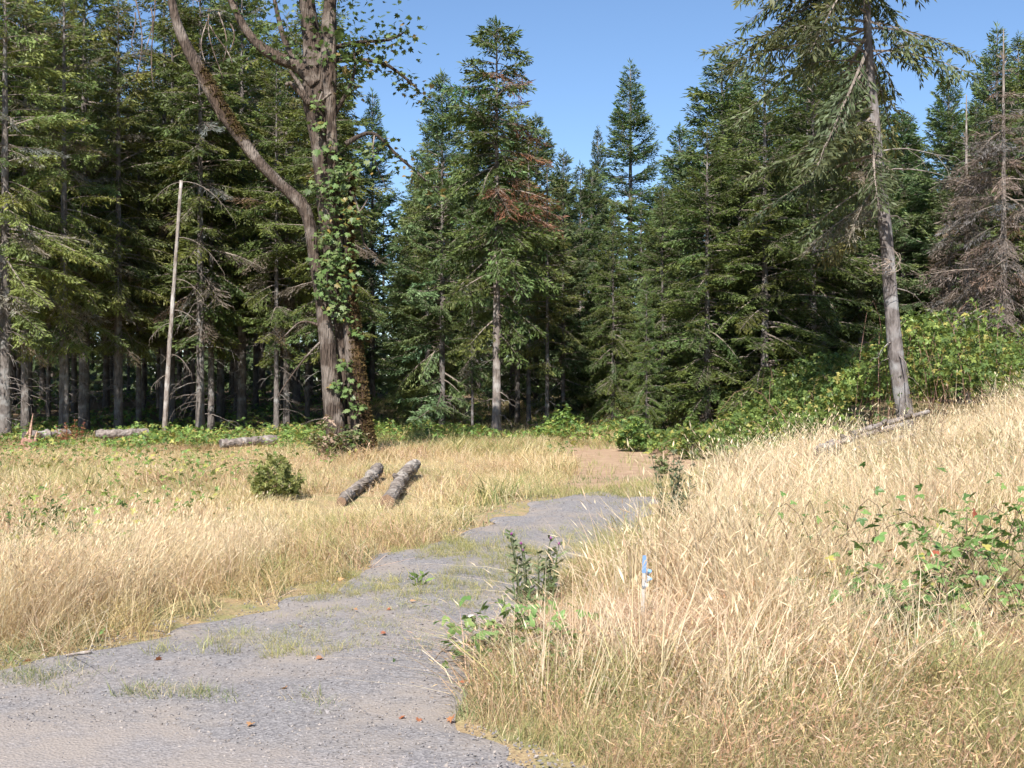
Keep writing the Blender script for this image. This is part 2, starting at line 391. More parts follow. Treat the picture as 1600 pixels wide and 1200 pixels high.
def trunk(name, H, r0, seed, cb=3.0, mat=None, snags=18, lean=(0, 0), curve=.0, top=.98, flare=.35, k=9, trunkx=None, tint=(1, 1, 1), slen=1.3):
    """tapered trunk with the dead limbs of its lower part"""
    rng = np.random.default_rng(seed); B = Bag(); n = 26
    t = np.linspace(0, 1, n); z = -.15 + (H * top + .15) * t
    if trunkx: xy = np.array([trunkx(q) for q in z])
    else: xy = np.stack([curve * np.sin(t * 5 + seed), curve * np.cos(t * 4 + seed)], 1) * t[:, None]
    r = r0 * (1 - t) ** .85 + .012 + r0 * flare * np.exp(-z.clip(0) / .35)
    V, T = tube(np.column_stack([xy, z]), r, k, .10, rng)
    B.add(V, T, tint, 0)
    for i in range(snags):
        zz = rng.uniform(.7, cb * 1.25 + .5); a = rng.uniform(0, 6.28); L = rng.uniform(.25, slen) * (1 if rng.random() > .3 else .35)
        s = np.linspace(0, 1, 6); j = int(np.argmin(abs(z - zz)))
        dirn = np.array([math.cos(a), math.sin(a), 0])
        P = np.array([xy[j][0], xy[j][1], zz]) + np.outer(s * L, dirn) + np.stack([0 * s, 0 * s, L * (.15 * s - rng.uniform(.25, .75) * s ** 2)], 1) + rng.normal(0, .02, (6, 3)) * s[:, None]
        V, T = tube(P, (.012 + r0 * .04) * (1.1 - s), 4, 0, rng, False); B.add(V, T, np.array([1.25, 1.2, 1.15]) * tint, 0)
        for q in range(3):
            b0 = P[rng.integers(2, 6)]; dd = rng.normal(0, .6, 3) + dirn - [0, 0, .5]; dd /= np.linalg.norm(dd)
            Vq, Tq = tube(np.array([b0, b0 + dd * L * .25, b0 + dd * L * .4 - [0, 0, L * .12]]), np.array([.006, .005, .002]), 3, 0, rng, False)
            B.add(Vq, Tq, (1.25, 1.2, 1.15), 0)
    return B.mesh(name, [mat or M_BARK], True)

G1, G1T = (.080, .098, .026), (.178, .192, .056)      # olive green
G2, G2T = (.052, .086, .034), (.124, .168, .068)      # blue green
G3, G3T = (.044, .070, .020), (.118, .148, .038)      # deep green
VAR = {}
def variant(key, H, cb, Rm, nb, bs, b, t, seed, r0, **kw):
    tk = dict(snags=kw.pop('snags', 18), slen=kw.pop('slen', 1.3))
    VAR[key] = (H, trunk(key + '_trunk', H, r0, seed, cb, **tk), crown(key + '_crown', H, cb, Rm, nb, bs, b, t, seed, **kw))
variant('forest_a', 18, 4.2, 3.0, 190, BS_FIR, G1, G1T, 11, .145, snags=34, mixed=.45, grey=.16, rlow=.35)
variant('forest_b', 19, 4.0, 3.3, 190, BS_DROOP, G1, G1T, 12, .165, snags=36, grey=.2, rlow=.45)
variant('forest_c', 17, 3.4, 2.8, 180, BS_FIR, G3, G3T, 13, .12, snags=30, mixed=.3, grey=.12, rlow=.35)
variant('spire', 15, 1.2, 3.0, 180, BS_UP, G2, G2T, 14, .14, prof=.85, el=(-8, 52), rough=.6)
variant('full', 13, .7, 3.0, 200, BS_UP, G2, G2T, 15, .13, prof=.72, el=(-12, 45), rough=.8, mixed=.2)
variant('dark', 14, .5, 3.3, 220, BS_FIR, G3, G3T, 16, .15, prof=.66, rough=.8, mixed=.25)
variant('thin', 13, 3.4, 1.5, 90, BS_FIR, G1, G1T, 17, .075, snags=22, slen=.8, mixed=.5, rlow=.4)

def add_tree(name, loc, H, key, label, group=None, wid=1.0, rz=None, cat='tree', tilt=(0, 0)):
    h, tm, cm = VAR[key]; s = H / h
    e = empty(name, loc, label, cat, group); e.scale = (s * wid, s * wid, s)
    e.rotation_euler = (tilt[0], tilt[1], random.uniform(0, 6.28) if rz is None else rz)
    link('trunk', tm, e); link('crown', cm, e)
    return e
def hero(px, d, ytop, key, label, wid=1.0, name='fir_tree', rz=None, group=None, tilt=(0, 0)):
    p = gp(px, d); H = PZ(ytop, d) - p[2]; USED.append((p[0], p[1]))
    return add_tree(name, p, H, key, label, group, wid, rz, tilt=tilt)
USED = []

# trees one can tell apart in the photograph: pixel column, distance, pixel row of the top; two trail gap firs are added for shade
hero(985, 58, 98, 'spire', 'tall pointed fir standing alone against the sky behind the trail gap', 1.2)
hero(934, 62, 200, 'spire', 'short slim dark spire just left of the tall pointed fir', .8)
hero(1128, 42, 84, 'full', 'broad grey-green fir with thin whiskery top above the dark stand', 1.35)
hero(1158, 44, 96, 'spire', 'second slim top close behind the broad grey-green fir', 1.0)
hero(1062, 47, 196, 'full', 'lower fir filling the notch between pointed fir and broad grey-green fir', 1.0)
hero(1035, 36, 285, 'dark', 'small fir with sunlit left boughs at the mouth of the trail', .78)
hero(1010, 33.5, 430, 'dark', 'low bushy fir sapling dipping boughs over the right edge of the trail', .62)
hero(1105, 35, 190, 'dark', 'dark fir in the shaded stand nearest the trail', 1.1)
hero(1195, 35, 95, 'dark', 'dark dense fir in the middle of the shaded stand', 1.15)
hero(1270, 36, 60, 'dark', 'tall dark fir directly behind the hanging grey boughs', 1.15)
hero(1345, 37, 90, 'full', 'green fir half hidden behind the leaning bare trunk', 1.0)
hero(1410, 44, 175, 'full', 'rounded blue-green fir just right of the leaning bare trunk', 1.2)
hero(1482, 42, 100, 'spire', 'pointed green fir between leaning trunk and brown dead fir', 1.2)
hero(1558, 46, 40, 'spire', 'tall green fir behind the brown dead fir', 1.1)
hero(1640, 38, -30, 'forest_c', 'green fir at the right border behind the bramble bank', 1.0)
hero(691, 39, 112, 'full', 'bushy fir leaning against the left of the fir with red dead boughs', .86)
hero(648, 47, 275, 'full', 'lower green fir between the maple and the bushy fir', .9)
hero(582, 52, 142, 'spire', 'slender fir with open top rising just right of the maple', .95)
hero(855, 37, 250, 'thin', 'slim fir with drooping olive foliage right of the red dead boughs', 1.3)
hero(958, 41, 330, 'dark', 'added dark fir whose foliage stands in for shade in the trail gap', .8)  # added tree: its dark crown takes the place of shade in the gap
hero(925, 51, 270, 'full', 'added blue-green fir behind the dark one, standing in for trail gap shade', 1.1)  # second added tree, backs up the shade at the trail opening
hero(668, 43, 215, 'dark', 'dark green fir behind the left side of the bushy fir', .9)
hero(880, 42, 235, 'full', 'full fir filling the gap right of the red dead boughs', .8)
hero(907, 47, 255, 'dark', 'small fir on a short bare stem above the sunlit clearing', .75)
hero(826, 41, 190, 'thin', 'slim fir on thin stem close behind the red dead boughs', 1.2)
hero(738, 37.5, 300, 'forest_c', 'small dark stemmed fir just left of the pale central trunk', .8)
hero(8, 33, -120, 'forest_b', 'large fir with broad grey trunk cut off by the left border', 1.35, rz=.6)
hero(100, 35.5, -60, 'forest_b', 'drooping olive fir beside the large fir at the left border', 1.15, rz=2.0)
hero(40, 37.5, -100, 'forest_a', 'thin trunked fir tight behind the large fir at the left border', 1.0)
hero(185, 37.5, -20, 'forest_b', 'drooping fir left of the pale broken pole', 1.1)
hero(330, 39, 30, 'forest_c', 'full green fir between pale broken pole and maple', 1.1)
hero(432, 37.5, 60, 'forest_c', 'fir with bare straight stem left of the maple', .95)
hero(448, 40, 20, 'forest_a', 'taller fir close behind the bare straight stem left of the maple', 1.0)
hero(480, 43, 210, 'thin', 'thin leafy fir hard against the left of the maple trunk', 1.3)

# skyline the filler trees must stay under (photo pixels)
SKX = np.array([-400, 150, 185, 230, 260, 520, 545, 600, 640, 670, 700, 850, 880, 920, 960, 1040, 1080, 1110, 1200, 1230, 1400, 1420, 1455, 1475, 1520, 1540, 2200])
SKY = np.array([-250, -200, 90, 90, -150, -60, 250, 280, 300, 250, 150, 160, 250, 270, 290, 270, 220, 140, 110, 0, 40, 200, 220, 150, 190, 30, -250])
REG = [  # pixel range, what it stands by
    (-300, 60, 'behind the large fir at the left border', 'stand behind the left border fir'), (60, 150, 'between the left border fir and the drooping fir', 'stand left of the drooping fir'), (150, 255, 'just left of the pale broken pole', 'stand left of the pale pole'),
    (255, 350, 'just right of the pale broken pole', 'stand right of the pale pole'), (350, 440, 'midway between pale pole and maple', 'stand between pole and maple'), (440, 530, 'directly left of the maple', 'stand beside the maple'),
    (530, 640, 'directly right of the maple', 'rows right of the maple'), (640, 780, 'left of the central fir', 'rows left of the central fir'), (780, 900, 'right of the central fir', 'rows right of the central fir'), (900, 1010, 'beyond the trail gap', 'rows beyond the trail'),
    (1010, 1130, 'in the dark stand nearest the trail', 'dark stand by the trail'), (1130, 1260, 'in the middle of the dark stand', 'middle of the dark stand'), (1260, 1410, 'in the dark stand left of the leaning trunk', 'dark stand by the leaning trunk'),
    (1410, 1500, 'behind the brambles right of the leaning trunk', 'stand right of the leaning trunk'), (1500, 2000, 'around the brown dead fir by the right border', 'stand by the right border')]
rngf = np.random.default_rng(23)
cnt = 0; FILL = []
for tries in range(6000):
    if cnt >= 122: break
    y = 36.5 + 32 * rngf.random() ** 1.25; px = rngf.uniform(-140, 1740) if rngf.random() > .3 else rngf.uniform(-140, 540); x = PX(px, y)
    if 1.0 < x < 4.2 + (y - 36) * .03 and y < 54: continue
    if px > 530 and px < 780 and y < 41: continue
    if x > 3 and y < 38: continue
    if any((x - a) ** 2 + (y - b) ** 2 < (1.5 if px < 540 else 2.2) ** 2 for a, b in USED): continue
    sk = np.interp(px, SKX, SKY); zt = PZ(sk, y) - rngf.uniform(0, 1.5); g0 = float(gz(x, y))
    H = min(rngf.uniform(13, 19), zt - g0)
    if H < 5: continue
    USED.append((x, y)); cnt += 1
    if px < 540: key = ['forest_a', 'forest_b', 'forest_c', 'forest_c', 'thin', 'forest_a'][rngf.integers(6)]
    else: key = ['full', 'dark', 'forest_c', 'spire', 'dark'][rngf.integers(5)]
    rg = next(r for r in REG if r[0] <= px < r[1])
    row = 'edge row conifer' if y < 42 else ('second row conifer' if y < 50 else 'deep shaded conifer')
    FILL.append((row + ' ' + rg[2], px, add_tree('conifer_tree', (x, y, g0), H, key, row + ' ' + rg[2], row.split()[0] + ' ' + rg[3], rngf.uniform(.85, 1.25))))

for lab in sorted({f[0] for f in FILL}):          # few of a kind: say which one
    same = sorted([f for f in FILL if f[0] == lab], key=lambda f: f[1]); nn = len(same)
    words_ = {2: ('left-hand', 'right-hand'), 3: ('leftmost', 'middle', 'rightmost'), 4: ('leftmost', 'left-centre', 'right-centre', 'rightmost')}.get(nn)
    if words_:
        for w_, f in zip(words_, same): f[2]['label'] = w_ + ' ' + lab

# far wood that closes the view between the trunks: too deep to tell its trees apart
B = Bag(); rw = np.random.default_rng(31)
for i in range(110):
    y = rw.uniform(82, 105); px = -200 + i / 110 * 2000 + rw.normal(0, 8); x = PX(px, y); g0 = float(gz(x, y))
    H = min(rw.uniform(13, 18), PZ(np.interp(px, SKX, SKY) + 25, y) - g0)
    V, T = tube([(x, y, g0 - .2), (x, y, g0 + H * .9)], [.2, .03], 5, 0, rw, False); B.add(V, T, (.5, .45, .4), 1)
    n = 480; u = rw.random(n) ** 1.25; a = rw.uniform(0, 6.28, n); r = 3.0 * (1 - u) ** .8 * rw.uniform(.2, 1.1, n)
    P = np.stack([x + r * np.cos(a), y + r * np.sin(a), g0 + .2 + (H - .2) * u - r * .05], 1)
    D = np.stack([np.cos(a), np.sin(a), rw.normal(-.25, .3, n)], 1); D /= np.linalg.norm(D, axis=1)[:, None]
    a_, b_, c_, m1, m2 = sliver(P, D, rw.uniform(.4, .9, n), rw.uniform(.12, .25, n), rw.normal(0, .5, (n, 3)) + [0, 0, 1])
    j = np.arange(n) * 4
    B.add(np.stack([a_, m1, c_, m2], 1).reshape(-1, 3), np.concatenate([np.stack([j, j + 1, j + 2], 1), np.stack([j, j + 2, j + 3], 1)]), np.repeat(rw.uniform(.6, 1.3, n), 4)[:, None] * np.array([.055, .082, .034]), 0)
n = 16000; px = rw.uniform(-250, 1850, n); y = rw.uniform(70, 104, n); x = PX(px, y); P = np.column_stack([x, y, gz(x, y) + rw.uniform(0, 1, n) ** 1.3 * (2.6 + 2.0 * vnoise(x, y, 5, 8))])
D = rw.normal(0, 1, (n, 3)); D /= np.linalg.norm(D, axis=1)[:, None]; a_, b_, c_, m1, m2 = sliver(P, D, rw.uniform(.35, .8, n), rw.uniform(.18, .4, n), rw.normal(0, 1, (n, 3))); j = np.arange(n) * 4
B.add(np.stack([a_, m1, c_, m2], 1).reshape(-1, 3), np.concatenate([np.stack([j, j + 1, j + 2], 1), np.stack([j, j + 2, j + 3], 1)]), np.repeat(rw.uniform(.6, 1.3, n), 4)[:, None] * np.array([.06, .085, .035]), 0)
fw = link('distant_forest', B.mesh('distant_forest', [M_NEEDLE, M_BARK]), kind='stuff'); tag(fw, 'far conifer wood closing the view behind all trunks', 'forest')

# ---- central fir with red dead boughs
p = gp(776, 35); H = PZ(35, 35) - p[2]
RED = ((.15, .060, .042), (.27, .118, .082))
def cdead(z, a, r):
    right = math.cos(a + .5)
    zz = z / H
    if right > .45 and (.56 < zz < .92) and r.random() < .6: return RED
    return None
def cside(z, a, r):
    f = 1.0
    if z < 5.0: f *= (.85 if math.cos(a) < -.3 or math.cos(a) > .5 else 0) * (r.random() < .7)
    return f * (1.1 if math.cos(a) < 0 else 1.0)
e = empty('fir_tree', p, 'central fir with pale bare lower trunk and rust-red dead boughs on its right', 'tree')
link('trunk', trunk('central_trunk', H, .125, 51, 3.6, snags=16, tint=(1.45, 1.4, 1.38), slen=.8), e)
link('crown', crown('central_crown', H, 3.0, 2.3, 200, BS_FIR, G1, (.125, .165, .050), 52, prof=.52, el=(-14, 36), dead=cdead, side=cside, mixed=.35), e)

# ---- brown dead firs on the right
DB = ((.145, .115, .098), (.245, .20, .17))
for px, d, yt, lab, sd, r in ((1568, 34, 45, 'brown dead fir with fuzzy bare boughs near the right border', 61, 2.1), (1510, 37, 148, 'grey snag with snapped bare top left of the brown dead fir', 62, 1.8)):
    p = gp(px, d); H = PZ(yt, d) - p[2]
    e = empty('dead_fir', p, lab, 'dead tree')
    link('trunk', trunk('dead_trunk', H, .11, sd, 3, M_BARK, 20, top=1.0, tint=(1.5, 1.45, 1.4), slen=1.6), e)
    link('crown', crown('dead_crown', H * (.86 if sd == 62 else .92), 1.2, r, 120, BS_DEAD, DB[0], DB[1], sd, prof=.55, el=(-22, 25), side=lambda z, a, rr, H=H: 1.0 if z < H * .74 else (.6 if rr.random() < .5 else 0)), e)

# ---- leaning tree on the right bank
p = gp(1422, 25.0); H = 13.6
k = 25.0 / F
def rtx(z):
    t = np.array([0, .5, 1.2, 2.5, 3.5, 4.8, 6.2, 8.0, 14.0]); xx = np.array([0, -.10, -.22, -.36, -.44, -.58, -.70, -.84, -1.1])
    return (float(np.interp(z, t, xx)), 0.05 * math.sin(z))
def rside(z, a, r):
    left = math.cos(a) < .1
    if z < 4.1: return 0
    if z < 6.6: return r.uniform(.75, 1.1) if math.cos(a) < -.1 else 0
    return 1.3 if left else (.75 if z > 7.0 and r.random() < .45 else 0)
e = empty('leaning_conifer', p, 'conifer with long bare grey trunk leaning left on the grassy right bank', 'tree')
link('trunk', trunk('leaning_trunk', H, .16, 71, 6.0, M_BARK, 20, trunkx=rtx, k=14, flare=.18, tint=(1.15, 1.16, 1.22), slen=1.5), e)
link('crown', crown('leaning_crown', H, 4.3, 3.2, 150, BS_DROOP, (.045, .062, .024), (.115, .125, .055), 72, prof=.42, el=(-12, 20), trunkx=rtx, side=rside, dead=lambda z, a, r: ((.10, .085, .06), (.20, .17, .12)) if z < 6.2 and r.random() < .35 else None, rlow=.8), e)
# curled dead twigs on the trunk
for zz, aa, sz in ((5.3, 3.3, .35), (3.55, 3.6, .32)):
    B = Bag(); rr = np.random.default_rng(int(zz * 10))
    for q in range(9):
        s = np.linspace(0, 1, 9); ph = rr.uniform(0, 6.28); rad = sz * rr.uniform(.5, 1.1)
        th = ph + s * rr.uniform(2.5, 5); c0 = np.array([-sz * .7, -.25, rr.uniform(-.15, .1)])
        Pp = c0 + np.stack([np.cos(th) * rad, rr.normal(0, .08) + .15 * np.sin(th), np.sin(th) * rad * .8], 1)
        Pp += rr.normal(0, .035, Pp.shape); Pp[0] = [0, -.1, 0]
        V, T = tube(Pp, np.linspace(.009, .003, 9), 4, 0, rr, False); B.add(V, T, (1.2, 1.1, 1.0))
    o = link('dead_twig', B.mesh('curled_twig', [M_TWIG]), e, (rtx(zz)[0], -.15, zz))

# ---- pale broken pole
p = gp(256, 35.5); s = np.linspace(0, 1, 14)
B = Bag(); Hs = PZ(282, 35.5) - p[2]
xx = np.interp(s, [0, .3, .6, 1], [0, .13, .29, .50])
V, T = tube(np.stack([xx, 0 * s, -.1 + (Hs + .1) * s], 1), np.interp(s, [0, 1], [.078, .046]) * (1 + .06 * np.sin(s * 40)), 9, .22); B.add(V, T, (1, 1, 1))
e = empty('dead_pole_tree', p, 'pale barkless broken pole of a dead tree, leaning slightly right', 'dead tree')
link('trunk', B.mesh('pale_pole', [M_PALE], True), e)
rr = np.random.default_rng(5)
for zz, L, sg in ((.995, 1.5, 1), (.992, .8, -1), (.78, 1.3, 1), (.62, .9, 1), (.5, 1.0, 1), (.45, .5, -1), (.33, .6, 1), (.25, .35, -1)):
    q = np.linspace(0, 1, 8); Pp = np.stack([np.interp(zz, s, xx) + sg * L * q, .1 * np.sin(q * 3) - .15 * q, Hs * zz - L * (.8 * q ** 2 - .1 * q)], 1)
    V, T = tube(Pp, np.linspace(.014, .004, 8), 4, 0, rr, False); Bb = Bag(); Bb.add(V, T, (.9, .85, .8))
    for w_ in range(4):
        b0 = Pp[rr.integers(3, 8)]; V, T = tube([b0, b0 + [sg * .08, 0, -.12], b0 + [sg * .1, .02, -.3]], [.005, .004, .002], 3, 0, rr, False); Bb.add(V, T, (.9, .85, .8))
    link('dead_branch', Bb.mesh('dead_branch', [M_TWIG]), e)

# ------------------------------------------------------------------ big-leaf maple
D0 = 27.0; mp0 = gp(556, D0); KP = D0 / F
def mpt(px, py, dy=0.0): return [PX(px, D0) - mp0[0], dy, PZ(py, D0) - mp0[2]]
def stem_tube(rows, k=14, n=40, jit=.12, ridges=.12, rng=R):
    rows = np.array([[*mpt(r[0], r[1], r[3] if len(r) > 3 else 0.0), r[2] * KP / 2] for r in rows]); S = spline(rows, n)
    return tube(S[:, :3], np.maximum(S[:, 3], .008), k, jit, rng, True, ridges), S
rm = np.random.default_rng(81)
maple = empty('maple_tree', mp0, 'big old multi-stemmed maple with mossy trunk and leafy shoots by the birch logs', 'tree')
stems = [
    ([(531, 722, 44, -.1), (527, 690, 34, -.1), (519, 610, 30, -.1), (512, 540, 25, -.1), (503, 470, 20, -.1), (490, 400, 17), (483, 350, 19), (470, 318, 20), (435, 285, 17), (400, 248, 17), (372, 210, 19), (345, 170, 22), (315, 115, 21), (290, 70, 17), (272, 20, 14), (258, -60, 9)], .0),
    ([(552, 722, 36, .3), (549, 680, 28, .3), (541, 590, 26, .3), (532, 500, 28, .25), (523, 420, 32, .15), (515, 340, 38, .1), (508, 270, 36, .1), (500, 210, 38, .1), (494, 150, 46, .1), (492, 105, 44, .1), (486, 60, 30, .1), (478, 0, 24, .1), (470, -90, 15, .1)], .2),
    ([(571, 720, 50, -.15), (567, 680, 36, -.15), (558, 600, 30, -.15), (551, 520, 27, -.1), (546, 450, 18, 0), (545, 380, 13, 0), (548, 310, 10, 0), (549, 262, 7, 0)], 1.0),
    ([(522, 330, 18, -.15), (522, 260, 17, -.2), (519, 190, 17, -.2), (516, 130, 22, -.15), (514, 70, 26, -.1), (516, 10, 20, -.1), (522, -80, 12, 0)], .35),
    ([(494, 135, 24, -.1), (468, 106, 20, -.1), (436, 92, 19, -.1), (408, 74, 15, -.1), (380, 40, 12, 0), (350, -20, 9, .2)], .3),
    ([(488, 118, 14, 0), (466, 98, 11, 0), (450, 76, 10, .1), (436, 40, 8, .2), (420, -30, 5, .3)], .2),
]
MS = []
for rows, mossy in stems:
    (V, T), S = stem_tube(rows, 16, 46, .13, .10, rm)
    z = V[:, 2]
    c = np.ones((len(V), 3)) * rm.uniform(.85, 1.1, len(V))[:, None]
    nrm = V.copy()
    idx = np.clip(np.arange(len(V)) // 16, 0, 45); nrm = V - S[idx, :3]; nrm /= np.linalg.norm(nrm, axis=1)[:, None] + 1e-6
    f = np.clip((nrm[:, 0] * .8 + nrm[:, 2] * .5 + .1) * 1.6, 0, 1) * mossy
    if mossy == 1.0: f = np.clip((nrm[:, 0] + .45) * 1.5, 0, 1)
    if rows is stems[0][0]: f = np.clip((nrm[:, 2] + .35) * 1.5, 0, 1) * ((z > mpt(0, 215)[2]) & (z < mpt(0, 105)[2]))
    f = f[:, None] * (.5 + .7 * vnoise(V[:, 0] * 3 + V[:, 1], z, .4, 2))[:, None]; f = np.clip(f, 0, 1)
    c = c * (1 - f) + np.array([.55, .38, .17]) * f
    o = link('trunk', mesh('maple_stem', V, T, c, None, [M_MAPLE], True), maple); MS.append((S, o))
    # fuzzy moss on the mossy sides
    w_ = np.where(f[:, 0] > .45)[0]
    if len(w_):
        n = min(len(w_) * 40, 12000); q = rm.choice(w_, n); kk = 16
        nb_ = np.clip(q + rm.choice([1, -1, kk, -kk], n), 0, len(V) - 3)
        a = rm.random((n, 1)); Pp = V[q] * (1 - a) + V[nb_] * a
        D = nrm[q] + rm.normal(0, .6, (n, 3)) - [0, 0, .35]; D /= np.linalg.norm(D, axis=1)[:, None]
        a_, b_, c_, m1, m2 = sliver(Pp - D * .01, D, rm.uniform(.03, .075, n), rm.uniform(.012, .022, n), rm.normal(0, 1, (n, 3)))
        j = np.arange(n) * 4
        link('moss', mesh('moss', np.stack([a_, m1, c_, m2], 1).reshape(-1, 3), np.concatenate([np.stack([j, j + 1, j + 2], 1), np.stack([j, j + 2, j + 3], 1)]),
             np.repeat(rm.uniform(.6, 1.3, n), 4)[:, None] * np.array([.085, .058, .020]), None, [M_MOSS]), o)
# dead stubs, hanging twigs, leafy side branches
stubs = [([(487, 165, 9, -.25), (470, 135, 7, -.35), (458, 118, 5, -.4)]), ([(487, 168, 9, -.25), (470, 148, 8, -.4), (460, 138, 7, -.45), (453, 141, 6, -.5)]),
         ([(510, 515, 5, -.1), (490, 505, 4, -.2), (470, 505, 3, -.2), (445, 528, 2, -.2)]), ([(508, 528, 4, -.1), (480, 560, 3, -.3), (450, 600, 2, -.3), (438, 620, 2, -.3)]),
         ([(520, 150, 4, -.3), (503, 165, 4, -.35), (508, 150, 3, -.4)]), ([(548, 300, 4, -.1), (562, 330, 4, -.2), (570, 380, 3, -.2), (590, 400, 2, -.2)]),
         ([(553, 345, 3, -.2), (566, 330, 3, -.2), (577, 312, 2, -.2)]), ([(345, 190, 3, -.1), (320, 130, 2, -.1), (300, 118, 2, -.1)])]
for rows in stubs:
    (V, T), _ = stem_tube(rows, 5, 14, .1, 0, rm); link('dead_branch', mesh('dead_stub', V, T, np.full((len(V), 3), 1.25), None, [M_MAPLE], True), maple)
for i in range(11):
    px = [212, 225, 235, 325, 332, 338, 345, 352, 202, 545, 590][i]; y0_ = [0, 10, -10, 30, 20, 40, 20, 35, 20, 255, 210][i]; L = [120, 70, 150, 70, 100, 60, 80, 50, 60, 90, 80][i]
    t_ = np.linspace(0, 1, 6); rows = [(px + 10 * math.sin(q * 3 + i) + (i % 3) * 8 * q, y0_ + L * q, 2.4 - q, .1 * math.sin(i * 2.0)) for q in t_]
    (V, T), _ = stem_tube(rows, 4, 10, 0, 0, rm); link('hanging_twig', mesh('hanging_twig', V, T, np.full((len(V), 3), 1.9), None, [M_MAPLE], True), maple)
limbs = [[(520, 95, 9, 0), (560, 88, 7, .3), (600, 92, 6, .5), (640, 120, 4, .6), (655, 137, 2, .6)], [(520, 75, 8, 0), (560, 72, 6, -.3), (610, 70, 4, -.4), (640, 55, 2, -.4)],
         [(540, 225, 9, 0), (580, 205, 6, .2), (620, 240, 5, .3), (655, 270, 4, .4), (685, 300, 2, .4)], [(522, 180, 8, 0), (545, 145, 6, -.2), (556, 110, 5, -.2), (552, 60, 3, 0)]]
LP = []
for rows in limbs:
    (V, T), S = stem_tube(rows, 6, 18, .1, 0, rm); LP.append(S); link('limb', mesh('limb', V, T, np.full((len(V), 3), .8), None, [M_MAPLE], True), maple)

def lobed_leaf(sz=1.0, fold=.18):
    ang = np.radians([-90, -40, -18, 8, 28, 52, 68, 90, 112, 128, 152, 172, 198, 220]); rad = np.array([.10, .42, .34, .62, .42, .74, .50, 1.0, .50, .74, .42, .62, .34, .42]) * sz * .62
    V = np.column_stack([rad * np.sin(ang) + .25 * sz, rad * np.cos(ang), -fold * np.abs(np.cos(ang)) * rad])
    V = np.concatenate([[[.2 * sz, 0, 0]], V]); n = len(ang)
    return V, np.array([(0, 1 + i, 1 + (i + 1) % n) for i in range(n)])
LV, LT = lobed_leaf()
def leaf_mesh_set(name, cols, V, T, mat):
    return [mesh(name, V, T, np.broadcast_to(np.array(c), (len(V), 3)), None, [mat]) for c in cols]
MLEAF = leaf_mesh_set('maple_leaf', [(.10, .155, .045), (.14, .20, .07), (.085, .13, .045), (.17, .21, .09), (.22, .19, .06)], LV, LT, M_BROAD)
pos = []
cl = [(520, 240, 16, 10), (535, 275, 22, 22), (520, 300, 24, 24), (540, 330, 22, 18), (515, 365, 20, 14), (535, 400, 22, 24), (520, 420, 26, 26), (545, 445, 18, 14), (515, 450, 20, 12), (530, 480, 14, 8),
      (540, 495, 14, 6), (560, 520, 8, 4), (545, 570, 9, 7), (528, 600, 8, 5), (547, 605, 12, 9), (562, 635, 10, 8), (552, 345, 16, 10), (505, 200, 10, 6), (498, 165, 10, 5), (575, 250, 22, 10)]
for px, py, sp, n in cl:
    for _ in range(n): pos.append((px + rm.normal(0, sp * .6), py + rm.normal(0, sp * .6), -.42 + rm.normal(0, .18)))
rm.shuffle(pos)
for i, (px, py, dy) in enumerate(pos[:300]):
    c = [0, 1, 2, 3, 0, 1, 3, 1][rm.integers(8)] if rm.random() > .06 else 4
    o = link('leaf', MLEAF[c], maple, mpt(px, py, dy)); s = rm.uniform(.15, .25)
    X = Vector((rm.normal(0, .6), -.5 + rm.normal(0, .3), -.55 + rm.normal(0, .35))).normalized(); Zn = Vector((rm.normal(0, .35), -.55, .75 + rm.normal(0, .25)))
    Yv = Zn.cross(X).normalized(); Zn = X.cross(Yv)
    o.rotation_euler = Matrix((X, Yv, Zn)).transposed().to_euler(); o.scale = (s, s, s)
# finer leaves along the limbs: too small to pick apart singly
Ms = []; Ls = []; Cs = []
for S in LP:
    for _ in range(130):
        i = rm.integers(5, 18); Ls.append(S[i, :3] + rm.normal(0, .16, 3) * [1, 1, .9] - [0, 0, .06]); Ms.append(rotm(rm.uniform(0, 6.28), rm.normal(-.4, .5), rm.normal(0, .6)) * rm.uniform(.13, .24))
        Cs.append(np.array([.10, .135, .05]) * rm.uniform(.6, 1.5) if rm.random() > .15 else np.array([.24, .17, .07]))
for px, py, sp, n in cl:                # smaller leaves between the big ones, clinging to the bark
    for _ in range(n * 4):
        Ls.append(np.array(mpt(px + rm.normal(0, sp * .62), py + rm.normal(0, sp * .62), -.34 + rm.normal(0, .1)))); Ms.append(rotm(rm.normal(-1.57, .9), rm.normal(-.7, .4), rm.normal(0, .5)) * rm.uniform(.09, .17))
        Cs.append(np.array([.12, .165, .055]) * rm.uniform(.6, 1.5) if rm.random() > .06 else np.array([.30, .20, .06]))
for _ in range(900):                    # leafy top
    px, py = rm.normal(505, 62), rm.uniform(-120, 125) - 15 * rm.random(); py = min(py, 120 - abs(px - 530) * .25); Ls.append(np.array(mpt(px, py, rm.normal(0, .6)))); Ms.append(rotm(rm.uniform(0, 6.28), rm.normal(-.4, .5), rm.normal(0, .6)) * rm.uniform(.12, .22)); Cs.append(np.array([.10, .14, .05]) * rm.uniform(.6, 1.4))
V, T = stamp(LV, LT, np.array(Ms), np.array(Ls))
o = link('crown', mesh('maple_crown', V, T, np.repeat(np.array(Cs), len(LV), 0), None, [M_BROAD]), maple); o['kind'] = 'stuff'

